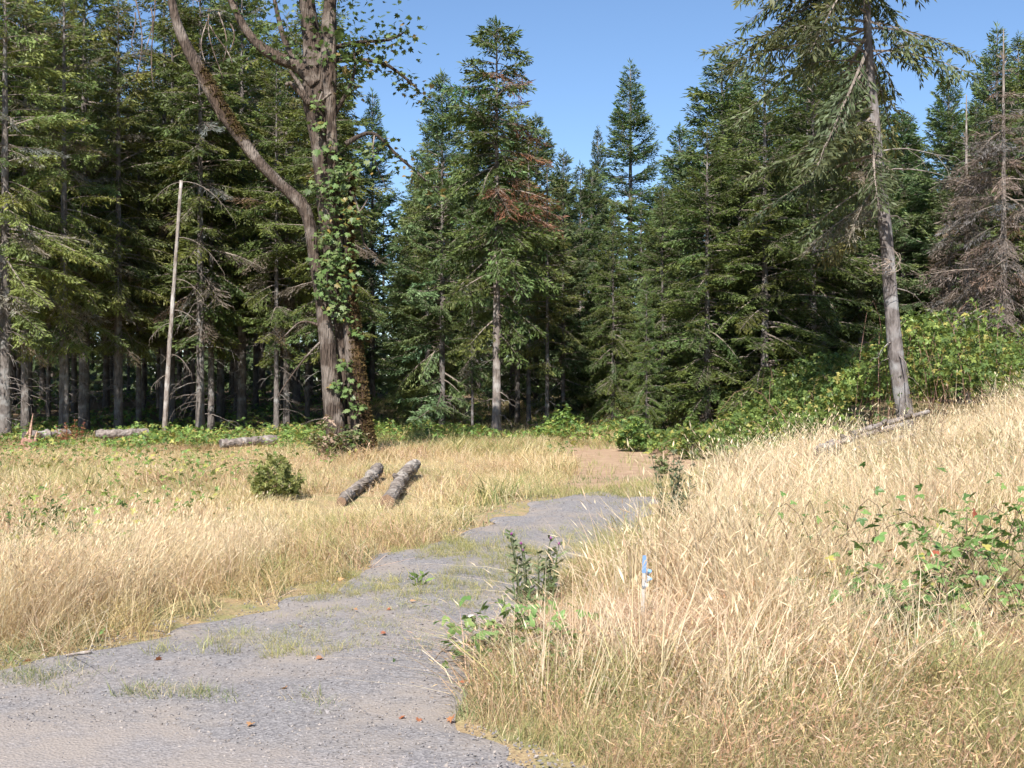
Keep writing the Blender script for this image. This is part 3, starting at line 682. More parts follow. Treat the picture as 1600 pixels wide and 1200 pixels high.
# ------------------------------------------------------------------ logs
def log_thing(name, a, b, r0, r1, label, mat, nodes=5, seed=0, cat='log', cut=True, stub=True):
    rng = np.random.default_rng(seed); a = np.array(a, float); b = np.array(b, float); L = np.linalg.norm(b - a); s = np.linspace(0, 1, 40)
    P = a + np.outer(s, b - a); P[:, :] += np.outer(np.sin(s * 6 + seed), np.cross((b - a) / L, [0, 0, 1])) * .03
    P -= a
    r = r0 + (r1 - r0) * s
    for q in range(nodes): r = r + .018 * np.exp(-((s - (q + .6) / nodes) / .018) ** 2) * (1 + .5 * (q % 2)) * r0 / .12
    r *= 1 + .08 * np.sin(s * 23 + seed) + .05 * rng.normal(0, 1, 40)
    V, T = tube(P, r, 16, .16, rng, False)
    e = empty(name, a, label, cat)
    link('bark', mesh('log_bark', V, T, np.repeat(rng.uniform(.75, 1.12, 40), 16)[:, None] * np.ones(3), None, [mat], True), e)
    for end in (0, -1):
        c = P[end]; R0 = V[:16] if end == 0 else V[-16:]; dv = (P[0] - P[1]) if end == 0 else (P[-1] - P[-2]); dv /= np.linalg.norm(dv)
        W = np.concatenate([[c + dv * .012], c + (R0 - c) * .93 + dv * .006, R0]); TT = []
        for j in range(16):
            k2 = (j + 1) % 16; TT += [(0, 1 + j, 1 + k2), (1 + j, 17 + j, 17 + k2), (1 + j, 17 + k2, 1 + k2)]
        link('cut_end', mesh('cut_end', W, np.array(TT), np.ones((len(W), 3)) * (.9 if cut else .5), None, [M_CUT if cut else M_ROT]), e)
    if stub:
        for q in range(3):
            i = rng.integers(4, 30); dd = np.array([rng.normal(0, .6), rng.normal(-.5, .3), .7]); dd /= np.linalg.norm(dd)
            V, T = tube([P[i] + dd * r[i] * .6, P[i] + dd * (r[i] + .05), P[i] + dd * (r[i] + .09)], [.05, .04, .03], 8, .2, rng); link('branch_stub', mesh('branch_stub', V, T, np.full((len(V), 3), .7), None, [mat], True), e)
def on(px, py_d, up): q = gp(px, py_d); q[2] += up; return q
log_thing('birch_log', on(602, 16.2, .10), on(647, 21.5, .20), .088, .105, 'pale birch-barked log with orange cut end, right of the pair', M_LOG, 5, 1)
log_thing('birch_log', on(536, 16.6, .06), on(592, 20.6, .17), .075, .095, 'knobbly pale log nearer the maple, left of the pair', M_LOG, 5, 4)
log_thing('fallen_log', on(38, 30.5, .34), on(106, 31.5, .36), .13, .12, 'grey fallen log beside the splintered stump at the forest edge', M_ROT, 3, 2, cut=False, stub=False)
log_thing('fallen_log', on(150, 31.6, .34), on(232, 32.2, .36), .11, .12, 'grey fallen log in the undergrowth below the pale pole', M_ROT, 2, 5, cut=False, stub=False)
log_thing('fallen_log', on(345, 29.5, .22), on(432, 30.5, .26), .10, .11, 'low grey log in the weeds left of the maple foot', M_ROT, 2, 6, cut=False, stub=False)
for i, (xa, da, xb, db, up, r, lab) in enumerate((
        (1292, 21.5, 1410, 22.5, .36, .06, 'long brown branch lying on top of the slash heap by the leaning trunk'),
        (1330, 21.2, 1448, 22.6, .50, .05, 'upper weathered branch across the slash heap by the leaning trunk'),
        (1285, 21.0, 1302, 22.3, .22, .16, 'short greyish log end sticking out of the slash heap'),
        (1335, 20.9, 1425, 21.3, .22, .05, 'lowest bleached branch of the slash heap in the dry grass'))):
    log_thing('slash_branch', on(xa, da, up), on(xb, db, up + .05), r, r * .8, lab, M_ROT, 2, 20 + i, 'branch', cut=False, stub=i < 2)
# splintered stump at the left forest edge
p = gp(46, 30.3); rs = np.random.default_rng(9); e = empty('splintered_stump', p, 'reddish splintered stump with an upright spike beside the grey log', 'stump')
V, T = tube([(0, 0, -.1), (0, 0, .15), (.02, 0, .32)], [.26, .21, .16], 11, .35, rs); link('base', mesh('stump_base', V, T, np.full((len(V), 3), 1.0) * [1.2, .8, .65], None, [M_ROT], True), e)
for q in range(7):
    a = rs.uniform(0, 6.28); h = .75 if q == 0 else rs.uniform(.3, .5)
    V, T = tube([(.12 * math.cos(a), .12 * math.sin(a), .2), (.12 * math.cos(a) + .05, .1 * math.sin(a), .2 + h * .6), (.1 * math.cos(a) + .10, .1 * math.sin(a), .2 + h)], [.05, .035, .005], 5, .2, rs)
    link('splinter', mesh('splinter', V, T, np.full((len(V), 3), 1.5) * [1.15, .85, .7], None, [M_ROT]), e)

# ------------------------------------------------------------------ grass (stuff)
def tuft(n, rad, h, lean, curl, wd, cols, seed, head=0.0, headw=.009, k=4, spread=1.0, bias=(0, 0)):
    rng = np.random.default_rng(seed); B = Bag()
    a = rng.uniform(0, 6.28, n); r = rad * np.sqrt(rng.random(n)); P0 = np.stack([r * np.cos(a), r * np.sin(a), -.03 + 0 * a], 1)
    hh = rng.uniform(h[0], h[1], n); la = rng.uniform(0, 6.28, n); ln = np.abs(rng.normal(0, lean, n)) * spread
    dx = np.cos(la) * ln + bias[0]; dy = np.sin(la) * ln + bias[1]; cu = rng.normal(curl, curl * .5 + .01, n)
    s = np.linspace(0, 1, k)
    X = P0[:, 0:1] + hh[:, None] * (dx[:, None] * s + np.cos(la)[:, None] * cu[:, None] * s ** 2.5)
    Y = P0[:, 1:2] + hh[:, None] * (dy[:, None] * s + np.sin(la)[:, None] * cu[:, None] * s ** 2.5)
    Z = P0[:, 2:3] + hh[:, None] * (s * (1 - .12 * ln[:, None]) - np.abs(cu)[:, None] * .45 * s ** 3)
    fa = rng.uniform(0, 3.14, n); ww = wd * rng.uniform(.6, 1.3, n)[:, None] * (1.02 - s ** 1.5 * .8)[None] * .5
    C = np.stack([X, Y, Z], -1); S = np.stack([np.cos(fa), np.sin(fa), 0 * fa], -1)[:, None] * ww[..., None]
    V = np.concatenate([np.stack([C - S, C + S], 2)[:, :-1].reshape(n, -1, 3), C[:, -1:]], 1).reshape(-1, 3); nv = 2 * k - 1
    T = []
    for i in range(k - 2): T += [(2 * i, 2 * i + 1, 2 * i + 3), (2 * i, 2 * i + 3, 2 * i + 2)]
    T += [(2 * k - 4, 2 * k - 3, 2 * k - 2)]
    T = (np.array(T)[None] + (np.arange(n) * nv)[:, None, None]).reshape(-1, 3)
    cols = np.array(cols); ci = cols[rng.integers(0, len(cols), n)] * rng.uniform(.75, 1.2, n)[:, None]
    c = np.repeat(ci, nv, 0)
    B.add(V, T, c)
    if head:
        hi = np.where(rng.random(n) < .55)[0]; e = C[hi, -1]; d = C[hi, -1] - C[hi, -2]; d /= np.linalg.norm(d, axis=1)[:, None]
        for rot in ((0, 1.6) if k > 3 else (0,)):
            m = len(hi); sd = np.stack([np.cos(fa[hi] + rot), np.sin(fa[hi] + rot), 0 * fa[hi]], 1) * headw * rng.uniform(.6, 1.2, m)[:, None]
            L = head * rng.uniform(.5, 1.3, m)[:, None]; dr_ = np.array([0, 0, -.12]) * L
            Vh = np.stack([e, e + d * L * .35 + sd, e + d * L + dr_, e + d * L * .35 - sd], 1).reshape(-1, 3); j = np.arange(m) * 4
            B.add(Vh, np.concatenate([np.stack([j, j + 1, j + 2], 1), np.stack([j, j + 2, j + 3], 1)]), np.repeat(ci[hi] * 1.12, 4, 0))
    return np.concatenate(B.V), np.concatenate(B.T), np.concatenate(B.C)

STRAW = [(.70, .565, .38), (.76, .64, .46), (.62, .485, .31), (.74, .60, .41), (.56, .415, .28)]
GOLD = [(.63, .49, .27), (.70, .56, .33), (.56, .44, .23), (.54, .46, .24), (.68, .54, .34)]
PINK = [(.56, .39, .26), (.62, .46, .32), (.48, .32, .20), (.42, .27, .16)]
GREEN = [(.17, .22, .09), (.24, .28, .12), (.32, .32, .16), (.15, .19, .08), (.52, .44, .27)]
OLIVE = [(.31, .31, .12), (.45, .40, .18), (.25, .27, .10), (.54, .45, .23)]
def lods(n, rad, h, lean, curl, wd, cols, seed, head=0.0, headw=.008, var=3):
    """the same tuft for three distances: many fine blades near, fewer and broader far off"""
    out = []
    for f, wf, k in ((1.0, 1.0, 4), (.46, 1.7, 3), (.20, 2.8, 3)):
        out.append([tuft(max(5, int(n * f)), rad, h, lean, curl, wd * wf, cols, seed + 10 * i, head, headw * wf ** .25, k) for i in range(var)])
    return out
KINDS = {'tall': lods(34, .15, (.40, .95), .20, .32, .0050, STRAW, 101, .085, .0055, 5), 'fine': lods(52, .18, (.2, .48), .35, .55, .0044, GOLD, 201, 0, var=4),
         'pink': lods(38, .18, (.15, .45), .45, .5, .0044, PINK + GOLD[:1], 301, .05, .006), 'green': lods(30, .13, (.08, .26), .4, .45, .0055, GREEN, 401),
         'olive': lods(48, .16, (.18, .48), .3, .45, .0046, OLIVE, 501), 'thatch': lods(32, .22, (.2, .5), 1.2, .5, .0056, PINK + STRAW[:2], 601)}

def scatter(name, lod, P, rz, tilt, scl, idx, label, cat):
    B = Bag(); d = P[:, 1]; L = np.where(d < 8.6, 0, np.where(d < 14.5, 1, 2)); L = np.where((scl[:, 0] < .5) & (L == 0), 1, L); q = np.random.default_rng(len(P))
    for li in range(3):
        for vi in range(len(lod[0])):
            w_ = np.where((L == li) & (idx == vi))[0]
            if not len(w_): continue
            V, T, C = lod[li][vi]; cr, sr = np.cos(rz[w_]), np.sin(rz[w_]); z0 = 0 * cr
            M_ = np.stack([np.stack([cr, -sr, z0], -1), np.stack([sr, cr, z0], -1), np.stack([z0, z0, z0 + 1], -1)], 1) * scl[w_][:, None, :]
            sh = np.tile(np.eye(3), (len(w_), 1, 1)); sh[:, 0, 2] = tilt[w_, 0]; sh[:, 1, 2] = tilt[w_, 1]
            W, TT = stamp(V, T, sh @ M_, P[w_])
            B.add(W, TT, (C[None] * q.uniform(.82, 1.14, (len(w_), 1, 1)) * (1 + q.normal(0, .03, (len(w_), 1, 3)))).reshape(-1, 3))
    o = link(name, B.mesh(name, [M_STRAW]), kind='stuff'); tag(o, label, cat)
    print(name, len(P), sum(len(t) for t in B.T))
    return o

LOGS = [(gp(602, 16.3), gp(645, 21.2)), (gp(536, 16.7), gp(591, 20.4)), (gp(38, 30.5), gp(106, 31.5)), (gp(150, 31.6), gp(232, 32.2)), (gp(345, 29.5), gp(432, 30.5)), (gp(1285, 21.2), gp(1440, 22.2))]
def log_dist(x, y):
    d = np.full(np.shape(x), 99.0)
    for a, b in LOGS:
        t = np.clip(((x - a[0]) * (b[0] - a[0]) + (y - a[1]) * (b[1] - a[1])) / ((b[0] - a[0]) ** 2 + (b[1] - a[1]) ** 2), 0, 1)
        # grass between the log and the camera hides it: clear a little more on the near side
        d = np.minimum(d, np.hypot(x - a[0] - t * (b[0] - a[0]), (y - a[1] - t * (b[1] - a[1])) * np.where(y < a[1], .45, 1)))
    return d
rg_ = np.random.default_rng(77)
ACC = {k: [] for k in ('tall', 'fine', 'pink', 'green', 'olive', 'thatch')}
def clear(x, y):
    sx = PX(1003, 8.25); d = np.hypot(x - sx - .1 * (8.25 - y), np.maximum(0, np.abs(y - 7.6) - .75)); b = np.hypot((x - .02) / .5, (y - 7.2) / .62)
    return np.maximum(1 - ss((d - .34) / .22), 1 - ss((b - .8) / .4))
def sow(kind, n, dens, box, scl=(.8, 1.2)):
    """n candidate points in box (x0,x1,y0,y1); dens(x,y) is the chance that one is kept"""
    x = rg_.uniform(box[0], box[1], n); y = rg_.uniform(box[2], box[3], n)
    px = 800 + x / y * F
    ok = (rg_.random(n) < dens(x, y) * (1 - (0 if kind == 'thatch' else .9) * clear(x, y))) & (px > -140) & (px < 1740); x, y = x[ok], y[ok]
    ld = log_dist(x, y); ok = ld > .15; x, y, ld = x[ok], y[ok], ld[ok]
    s = rg_.uniform(scl[0], scl[1], len(x)) * (.45 + .55 * ss((ld - .15) / .6)) * (.48 + .92 * vnoise(x, y, 1.4, 66)) * (.85 + .3 * vnoise(x, y, .5, 67))
    ACC[kind].append(np.stack([x, y, s], 1))
off = lambda x, y: ~in_drive(x, y) & (y > road_edge(x) + .12 * vnoise(x, y, .4, 7))
trail = lambda x, y: (x > dl(y) - .1) & (x < dr(y) + .1) & (y > 16.5) & (y < 34)
right = lambda x, y: x > dr(y)
left = lambda x, y: x < dl(y)
dR = lambda x, y: x - dr(y)
dL = lambda x, y: dl(y) - x
forest = lambda x, y: (y > 36) & ((x < 1) | (x > 3.8))
def bramble_right(x, y): return ss((y - 23.8 - .28 * np.maximum(0, x - 6.5)) / 1.2) * ss((x - 2.9 - .42 * np.maximum(0, 29.5 - y)) / .8)
sow('olive', 3000, lambda x, y: off(x, y) * right(x, y) * (x < straw_edge(y) + .3) * (y > 9) * .9, (.2, 5, 9, 25), (.35, .7))
sow('fine', 1200, lambda x, y: off(x, y) * right(x, y) * (x < straw_edge(y) + .3) * (y > 9) * .9, (.2, 5, 9, 25), (.4, .8))
# right bank: tall pale straw
sow('tall', 11500, lambda x, y: off(x, y) * right(x, y) * (~trail(x, y)) * ss((x - straw_edge(y) + .1) / .5) * ss((y - 5.2) / 1.6) * (1 - clear(x, y)) * (.45 + .55 * (vnoise(x, y, 1.1, 31) > .32)) * (1 - bramble_right(x, y)) * (1 - .96 * ((x > 2.0 + .3 * vnoise(x, y, .5, 35)) & (y < 9.0) & (y > 6.7))) * (1 - .85 * ((x > 1.5) & (y < 6.9))), (-.3, 14, 5, 27), (.7, 1.05))
sow('thatch', 800, lambda x, y: clear(x, y) * .9 * (x > straw_edge(y) + .12) * off(x, y), (-.4, 1.6, 6.6, 8.6), (.5, .9))
sow('thatch', 4500, lambda x, y: off(x, y) * right(x, y) * (~trail(x, y)) * ss((y - 6.4) / .8) * (1 - bramble_right(x, y)) * .8 * (x > straw_edge(y) - .3), (-.3, 13, 6, 24), (.6, 1.1))
sow('olive', 2600, lambda x, y: off(x, y) * right(x, y) * (y < 20) * ((vnoise(x, y, 1.6, 36) > .55) | (x > 2.6 + .12 * y)) * .8 * (1 - .85 * ((x > 2.1) & (y < 9.2) & (y > 6.8))), (-.3, 12, 6, 22), (.8, 1.5))
sow('green', 1700, lambda x, y: off(x, y) * right(x, y) * (1 - ss((y - 6.1) / .9)) * .8, (-.4, 4.5, 4.4, 8), (.6, 1.25))
sow('pink', 1300, lambda x, y: off(x, y) * right(x, y) * (1 - ss((y - 7) / 1.6)), (-.4, 4.5, 4.6, 9), (.5, 1.0))
sow('olive', 450, lambda x, y: off(x, y) * right(x, y) * (y < 7), (-.4, 4, 4.6, 7), (.5, .9))
# left field
nearl = lambda x, y: ss((y - 7.2) / .6)
sow('tall', 5200, lambda x, y: off(x, y) * left(x, y) * ss((dL(x, y) - .25) / .6) * np.where(y < 12.5, 1.0, 0) * ss((-x - 1.9) / .8) * (vnoise(x, y, 1.3, 41) > .25), (-7, -1.2, 7, 13), (.42, .76))
sow('fine', 21000, lambda x, y: off(x, y) * left(x, y) * (~trail(x, y)) * (1 - ss((y - 27) / 8)) * (.5 + .5 * (vnoise(x, y, 2.2, 43) > .35)) * np.where((y < 12) & (x < -3.0), .35, 1) * (y < 36), (-16, 1.3, 7, 36), (.5, .95))
sow('pink', 11000, lambda x, y: off(x, y) * left(x, y) * (~trail(x, y)) * ss((y - 9.5) / 3) * (vnoise(x, y, 2.4, 45) > .5) * (1 - ss((y - 30) / 6)), (-16, 1.3, 8, 36), (.7, 1.25))
sow('olive', 11000, lambda x, y: off(x, y) * left(x, y) * (~trail(x, y)) * (((vnoise(x, y, 2.0, 47) > .56) & (y > 10)) | ((dL(x, y) < 1.0) & (y > 10) & (y < 24))), (-16, 1.3, 8, 36), (.55, 1.0))
sow('green', 2600, lambda x, y: off(x, y) * left(x, y) * (dL(x, y) < .45) * (vnoise(x, y, .8, 48) > .4), (-5, 1.2, 6.5, 20), (.6, 1.2))
sow('thatch', 5000, lambda x, y: off(x, y) * left(x, y) * (~trail(x, y)) * .7, (-14, 1.2, 7, 28), (.5, .9))
# tufts growing in the gravel and along the road edge
sow('green', 9000, lambda x, y: in_drive(x, y) * (vnoise(x, y * .5, .5, 51) > .60) * (vnoise(x, y * .5, 1.7, 52) > .42) * .8, (-4, 2.2, 6, 17.5), (.18, .5))
sow('olive', 12000, lambda x, y: in_drive(x, y) * np.maximum((vnoise(x, y * .5, .5, 53) > .58) * (vnoise(x, y * .5, 1.9, 54) > .4), 1.1 * np.exp(-(((x + 1.35 - .42 * (y - 8.0)) / .55) ** 2)) * (vnoise(x, y, .4, 58) > .3) * (y > 7.4)) * .8, (-3, 2.2, 6.4, 17.5), (.16, .4))
sow('green', 8000, lambda x, y: (np.abs(y - road_edge(x) - .05) < .06 + .12 * vnoise(x, y, .9, 59)) * (vnoise(x, y * .3, .45, 55) > .36) * .8, (-4.5, 0, 5.2, 8), (.2, .5))
# trail and clearing
sow('olive', 5200, lambda x, y: trail(x, y) * (vnoise(x, y, 1.2, 56) > .38) * np.where((y > 20.5) & (x > 1.0), .07, 1) * (y < 29) * (y > 17), (0, 4.2, 16.8, 33), (.3, .75))
sow('green', 2000, lambda x, y: trail(x, y) * (vnoise(x, y, 1.0, 57) > .5) * (y < 22) * (y > 17), (0, 4.2, 16.8, 28), (.4, .9))
sow('fine', 2500, lambda x, y: (((y > 29.5) & ((x < dl(y)) | (y > 33))) | (x < dl(y) - .1)) * (1 - .6 * bramble_right(x, y)) * 1.0, (.3, 4.6, 19, 56), (.8, 1.4))
sow('olive', 2600, lambda x, y: ((y > 31) | (x < dl(y))) * 1.0, (-7, 4.6, 28, 54), (.7, 1.3))
SETS = {'tall': ('tall_dry_grass', 'tall pale straw grass with seed heads on both banks'), 'fine': ('golden_grass', 'fine golden grass covering the left field'),
        'pink': ('brown_grass', 'pinkish brown dry grass patches in the field'), 'green': ('green_grass', 'short green grass along the gravel and road edges'),
        'olive': ('olive_grass', 'half dried olive grass between the straw'), 'thatch': ('flattened_grass', 'flattened dead straw lying under the standing grass')}
for k, (nm, lab) in SETS.items():
    ms = KINDS[k][0]
    A = np.concatenate(ACC[k]); n = len(A)
    P = np.column_stack([A[:, 0], A[:, 1], gz(A[:, 0], A[:, 1])])
    # gentle lodging: neighbours lean the same way
    tl = np.column_stack([(vnoise(A[:, 0], A[:, 1], 1.7, 61) - .5), (vnoise(A[:, 0], A[:, 1], 1.7, 62) - .42)]) * (1.1 if k in ('tall', 'fine') else .6) + rg_.normal(0, .08, (n, 2))
    sc_ = np.column_stack([A[:, 2], A[:, 2], A[:, 2] * rg_.uniform(.8, 1.15, n)])
    scatter(nm, KINDS[k], P, np.zeros(n) if k == 'none' else rg_.uniform(0, 6.28, n), tl, sc_, rg_.integers(0, len(ms), n), lab, 'grass')

# loose stones on the drive
n = 11500; x = rg_.uniform(-4.5, 2.2, n * 2); y = 5.2 + 12.2 * rg_.random(n * 2) ** 1.5; ok = in_drive(x, y) | (y < road_edge(x)); x, y = x[ok][:n], y[ok][:n]; n = len(x)
O6 = np.array([(1, 0, 0), (-1, 0, 0), (0, 1, 0), (0, -1, 0), (0, 0, 1), (0, 0, -1)], float); OT = np.array([(0, 2, 4), (2, 1, 4), (1, 3, 4), (3, 0, 4), (2, 0, 5), (1, 2, 5), (3, 1, 5), (0, 3, 5)])
sz = rg_.uniform(.0035, .009, n) * np.where(rg_.random(n) < .03, 1.7, 1)
V, T = stamp(O6, OT, rotm(rg_.uniform(0, 6.28, n), rg_.normal(0, .5, n), rg_.normal(0, .5, n)) * (sz[:, None, None] * np.stack([rg_.uniform(.8, 1.5, n), np.ones(n), rg_.uniform(.5, .9, n)], 1)[:, None, :]), np.column_stack([x, y, gz(x, y) + .024]))
V += rg_.normal(0, .0012, V.shape)
gcol = np.array([(.13, .12, .12), (.18, .168, .168), (.235, .215, .21), (.18, .155, .14), (.28, .245, .22)])[rg_.integers(0, 5, n)]
o = link('gravel', mesh('gravel', V, T, np.repeat(gcol, 6, 0), None, [leaf_mat('stone', 0.0, 0, .9, 0)]), kind='stuff'); tag(o, 'loose grey gravel stones strewn over the drive', 'gravel')

# ------------------------------------------------------------------ brambles, undergrowth, shrubs
def leaflet(l=1.0, wd=.62, fold=.14, tooth=True):
    s = np.array([0, .22, .5, .78]); ww = np.array([.0, .85, 1.0, .55]) * wd * .5
    V = [(0, 0, 0), (l, 0, -.06)] + [(l * a, b, fold * b * 1.2) for a, b in zip(s[1:], ww[1:])] + [(l * a, -b, fold * b * 1.2) for a, b in zip(s[1:], ww[1:])] + [(l * .5, 0, -.02)]
    T = [(0, 8, 2), (2, 8, 3), (3, 8, 4), (4, 8, 1), (0, 5, 8), (5, 6, 8), (6, 7, 8), (7, 1, 8)]
    return np.array(V, float), np.array(T)
L1V, L1T = leaflet()
def trio():
    V, T = [], []
    for k, (az, s, o) in enumerate(((0, 1.0, .25), (1.15, .8, .2), (-1.15, .8, .2))):
        V.append(L1V * s @ rotm(az, -.15, 0).T + [o if k == 0 else .16, 0, 0]); T.append(L1T + 9 * k)
    V.append(np.array([(-.25, -.012, 0), (-.25, .012, 0), (.28, 0, .01)])); T.append(np.array([[27, 28, 29]]))
    return np.concatenate(V), np.concatenate(T)
TRV, TRT = trio()
S3V = np.array([(0, 0, 0), (.5, .3, .05), (1, 0, -.05), (.5, -.3, .05)]); S3T = np.array([(0, 1, 2), (0, 2, 3)])
def tri_small():
    V, T = [], []
    for k, az in enumerate((0, 1.2, -1.2, 2.6)):
        V.append(S3V * (1.0 if k == 0 else .8) @ rotm(az, -.2, 0).T); T.append(S3T + 4 * k)
    return np.concatenate(V), np.concatenate(T)
TSV, TST = tri_small()
def leafage(P, size, cols, seed, up=.5, V=TSV, T=TST):
    rng = np.random.default_rng(seed); n = len(P)
    W, TT = stamp(V, T, rotm(rng.uniform(0, 6.28, n), rng.normal(0, up, n), rng.normal(0, up, n)) * (size * rng.uniform(.6, 1.3, n))[:, None, None], P)
    cols = np.array(cols); c = cols[rng.integers(0, len(cols), n)] * rng.uniform(.7, 1.25, n)[:, None]
    return W, TT, np.repeat(c, len(V), 0)
BRAM = [(.12, .19, .05), (.18, .26, .065), (.09, .15, .045), (.25, .32, .08), (.14, .21, .06), (.11, .18, .05), (.20, .28, .07), (.38, .35, .10)]
def cane(B, p0, az, L, h, rng, col=(.9, .6, .5), r=.008):
    s = np.linspace(0, 1, 7); P = np.array(p0) + np.stack([math.cos(az) * L * s, math.sin(az) * L * s, h * 4 * s * (1 - s) * .9 + h * .1 * s], 1)
    V, T = tube(P, r * (1.1 - .7 * s), 4, 0, rng, False); B.add(V, T, col, 1); return P

rb = np.random.default_rng(91)
# thicket on the right bank
def thick_h(x, y): return (.45 + 1.35 * ss((x - 4.6) / 4.2)) * (.35 + 1.25 * vnoise(x, y, 1.7, 71)) * ss(bramble_right(x, y) * 1.3)
n = 60000; x = rb.uniform(2.6, 17, n); y = rb.uniform(22.5, 35, n); br = bramble_right(x, y); px = 800 + x / y * F
ok = (br > .25 + .3 * rb.random(n)) & (px < 1700) & ((y < 33) | (px > 1380)); x, y = x[ok], y[ok]
z = gz(x, y) + thick_h(x, y) * (1 - .55 * rb.random(len(x)) ** 2.2) + rb.normal(0, .05, len(x))
keep = rb.random(len(x)) < .62 * (.25 + .75 * (vnoise(x + z * .7, y + z, .55, 72) > .36)); x, y, z = x[keep], y[keep], z[keep]
B = Bag(); B.add(*leafage(np.column_stack([x, y, z]), .095, BRAM, 92, .75))
for i in range(90):
    xx = rb.uniform(3.4, 15); yy = rb.uniform(24.5, 32)
    if bramble_right(xx, yy) > .6:
        P = cane(B, (xx, yy, gz(xx, yy)), rb.uniform(0, 6.28), rb.uniform(.8, 2), float(thick_h(xx, yy)) * rb.uniform(1.0, 1.45), rb)
        q = P[rb.integers(1, 7, 26)] + rb.normal(0, .07, (26, 3)); B.add(*leafage(q, .08, BRAM, 1000 + i))
o = link('bramble_thicket', B.mesh('bramble_thicket', [M_BROAD, M_TWIG]), kind='stuff'); tag(o, 'sunlit yellow-green bramble thicket on the right bank behind the leaning trunk', 'brambles')
# low green cover at the forest edge, left and centre
n = 40000; x = rb.uniform(-19, 4.2, n); y = rb.uniform(26.5, 40, n); px = 800 + x / y * F
m = np.where(px < 530, ss((y - 28.2) / 1.5) * (1 - ss((y - 34.5) / 3.5)) * (vnoise(x, y, 1.3, 73) > .36), ss((y - 31.5) / 2) * (vnoise(x, y, 1.4, 74) > .45) * .7)
m = np.where((x > 1.0) & (y < 31), 0, m); m = m * (log_dist(x, y) > .6) + 0
ok = (rb.random(n) < m) & (px > -100); x, y = x[ok], y[ok]
z = gz(x, y) + (.08 + .58 * vnoise(x, y, .9, 75)) * (1 - .5 * rb.random(len(x)))
B = Bag(); B.add(*leafage(np.column_stack([x, y, z]), .085, BRAM + [(.20, .24, .07), (.34, .24, .10)], 93))
n = 9000; x = rb.uniform(-10.5, -3.2, n); y = rb.uniform(9.5, 29, n); ok = (vnoise(x, y, 1.5, 77) > .53) & (800 + x / y * F > -60) & (rb.random(n) < .5); x, y = x[ok], y[ok]
B.add(*leafage(np.column_stack([x, y, gz(x, y) + .14 + .34 * rb.random(len(x))]), .055, BRAM, 94))
n = 5000; x = rb.uniform(.8, 6, n); y = rb.uniform(26.0, 46, n); ok = ((np.abs(x - dl(y) + .5) < .6) | (x > dr(y) + .1)) & (vnoise(x, y, 1.1, 78) > .4); x, y = x[ok], y[ok]
B.add(*leafage(np.column_stack([x, y, gz(x, y) + .1 + .6 * rb.random(len(x)) * vnoise(x, y, 1.0, 79)]), .08, BRAM, 95))
n = 9000; px = rb.uniform(-60, 760, n); y = rb.uniform(36, 60, n); x = PX(px, y); ok = vnoise(x, y, 1.6, 80) > .45; x, y = x[ok], y[ok]
B.add(*leafage(np.column_stack([x, y, gz(x, y) + .05 + .45 * rb.random(len(x)) * vnoise(x, y, 1.2, 81)]), .12, BRAM, 96))
o = link('undergrowth', B.mesh('undergrowth', [M_BROAD]), kind='stuff'); tag(o, 'low leafy green undergrowth along the forest edge and field', 'undergrowth')

def shrub(px, d, w_, h, label, nl, size, cols, seed, name='shrub', fl='foliage', up=.5):
    p = gp(px, d); rng = np.random.default_rng(seed); e = empty(name, p, label, 'shrub')
    v = rng.normal(0, 1, (nl, 3)); v /= np.linalg.norm(v, axis=1)[:, None]; v *= rng.uniform(.35, 1, nl)[:, None] ** .6
    P = v * [w_ / 2, w_ / 2, h * .55] + [0, 0, h * .5]; P = P * (1 + .75 * (vnoise(v[:, 0] * 2 + 5, v[:, 2] * 2 + v[:, 1], .5, seed)[:, None] - .5)); P = P[P[:, 2] > .02]
    V, T, c = leafage(P, size, cols, seed, up); link(fl, mesh(name + '_foliage', V, T, c, None, [M_BROAD]), e)
    for i in range(6):
        B = Bag(); a = rng.uniform(0, 6.28); t_ = np.linspace(0, 1, 5)
        V, T = tube(np.stack([math.cos(a) * w_ * .35 * t_ ** 1.3, math.sin(a) * w_ * .35 * t_ ** 1.3, h * .85 * t_ - .03], 1), np.linspace(.012, .004, 5), 4, 0, rng, False); B.add(V, T, (.7, .6, .5))
        link('stem', B.mesh('shrub_stem', [M_TWIG]), e)
shrub(432, 17.3, .72, .52, 'small round dense green bush alone in the dry field left of the logs', 1100, .05, [(.17, .20, .06), (.24, .27, .09), (.31, .32, .11)], 201, up=.9)
shrub(512, 25.6, .75, .75, 'leafy pinkish shrub at the left foot of the maple', 420, .085, [(.18, .20, .08), (.30, .22, .15), (.14, .18, .07), (.38, .28, .20)], 202)
shrub(553, 26.1, .6, .6, 'leafy shrub in front of the maple trunk', 300, .085, [(.18, .22, .08), (.30, .24, .16), (.14, .18, .07)], 203)
shrub(1078, 27.6, .7, .9, 'green sapling bush at the shaded right side of the dirt trail', 500, .07, BRAM, 204)
shrub(985, 30.5, .9, .8, 'bramble bush at the trail corner under the fir sapling', 700, .08, BRAM, 205)
shrub(880, 36, 1.1, .8, 'yellow-green bush left of the trail in the gap', 600, .09, BRAM, 206)
shrub(1035, 23.0, .28, .32, 'tiny green plant in the middle of the dirt trail', 150, .05, [(.16, .20, .08), (.2, .24, .1)], 207)

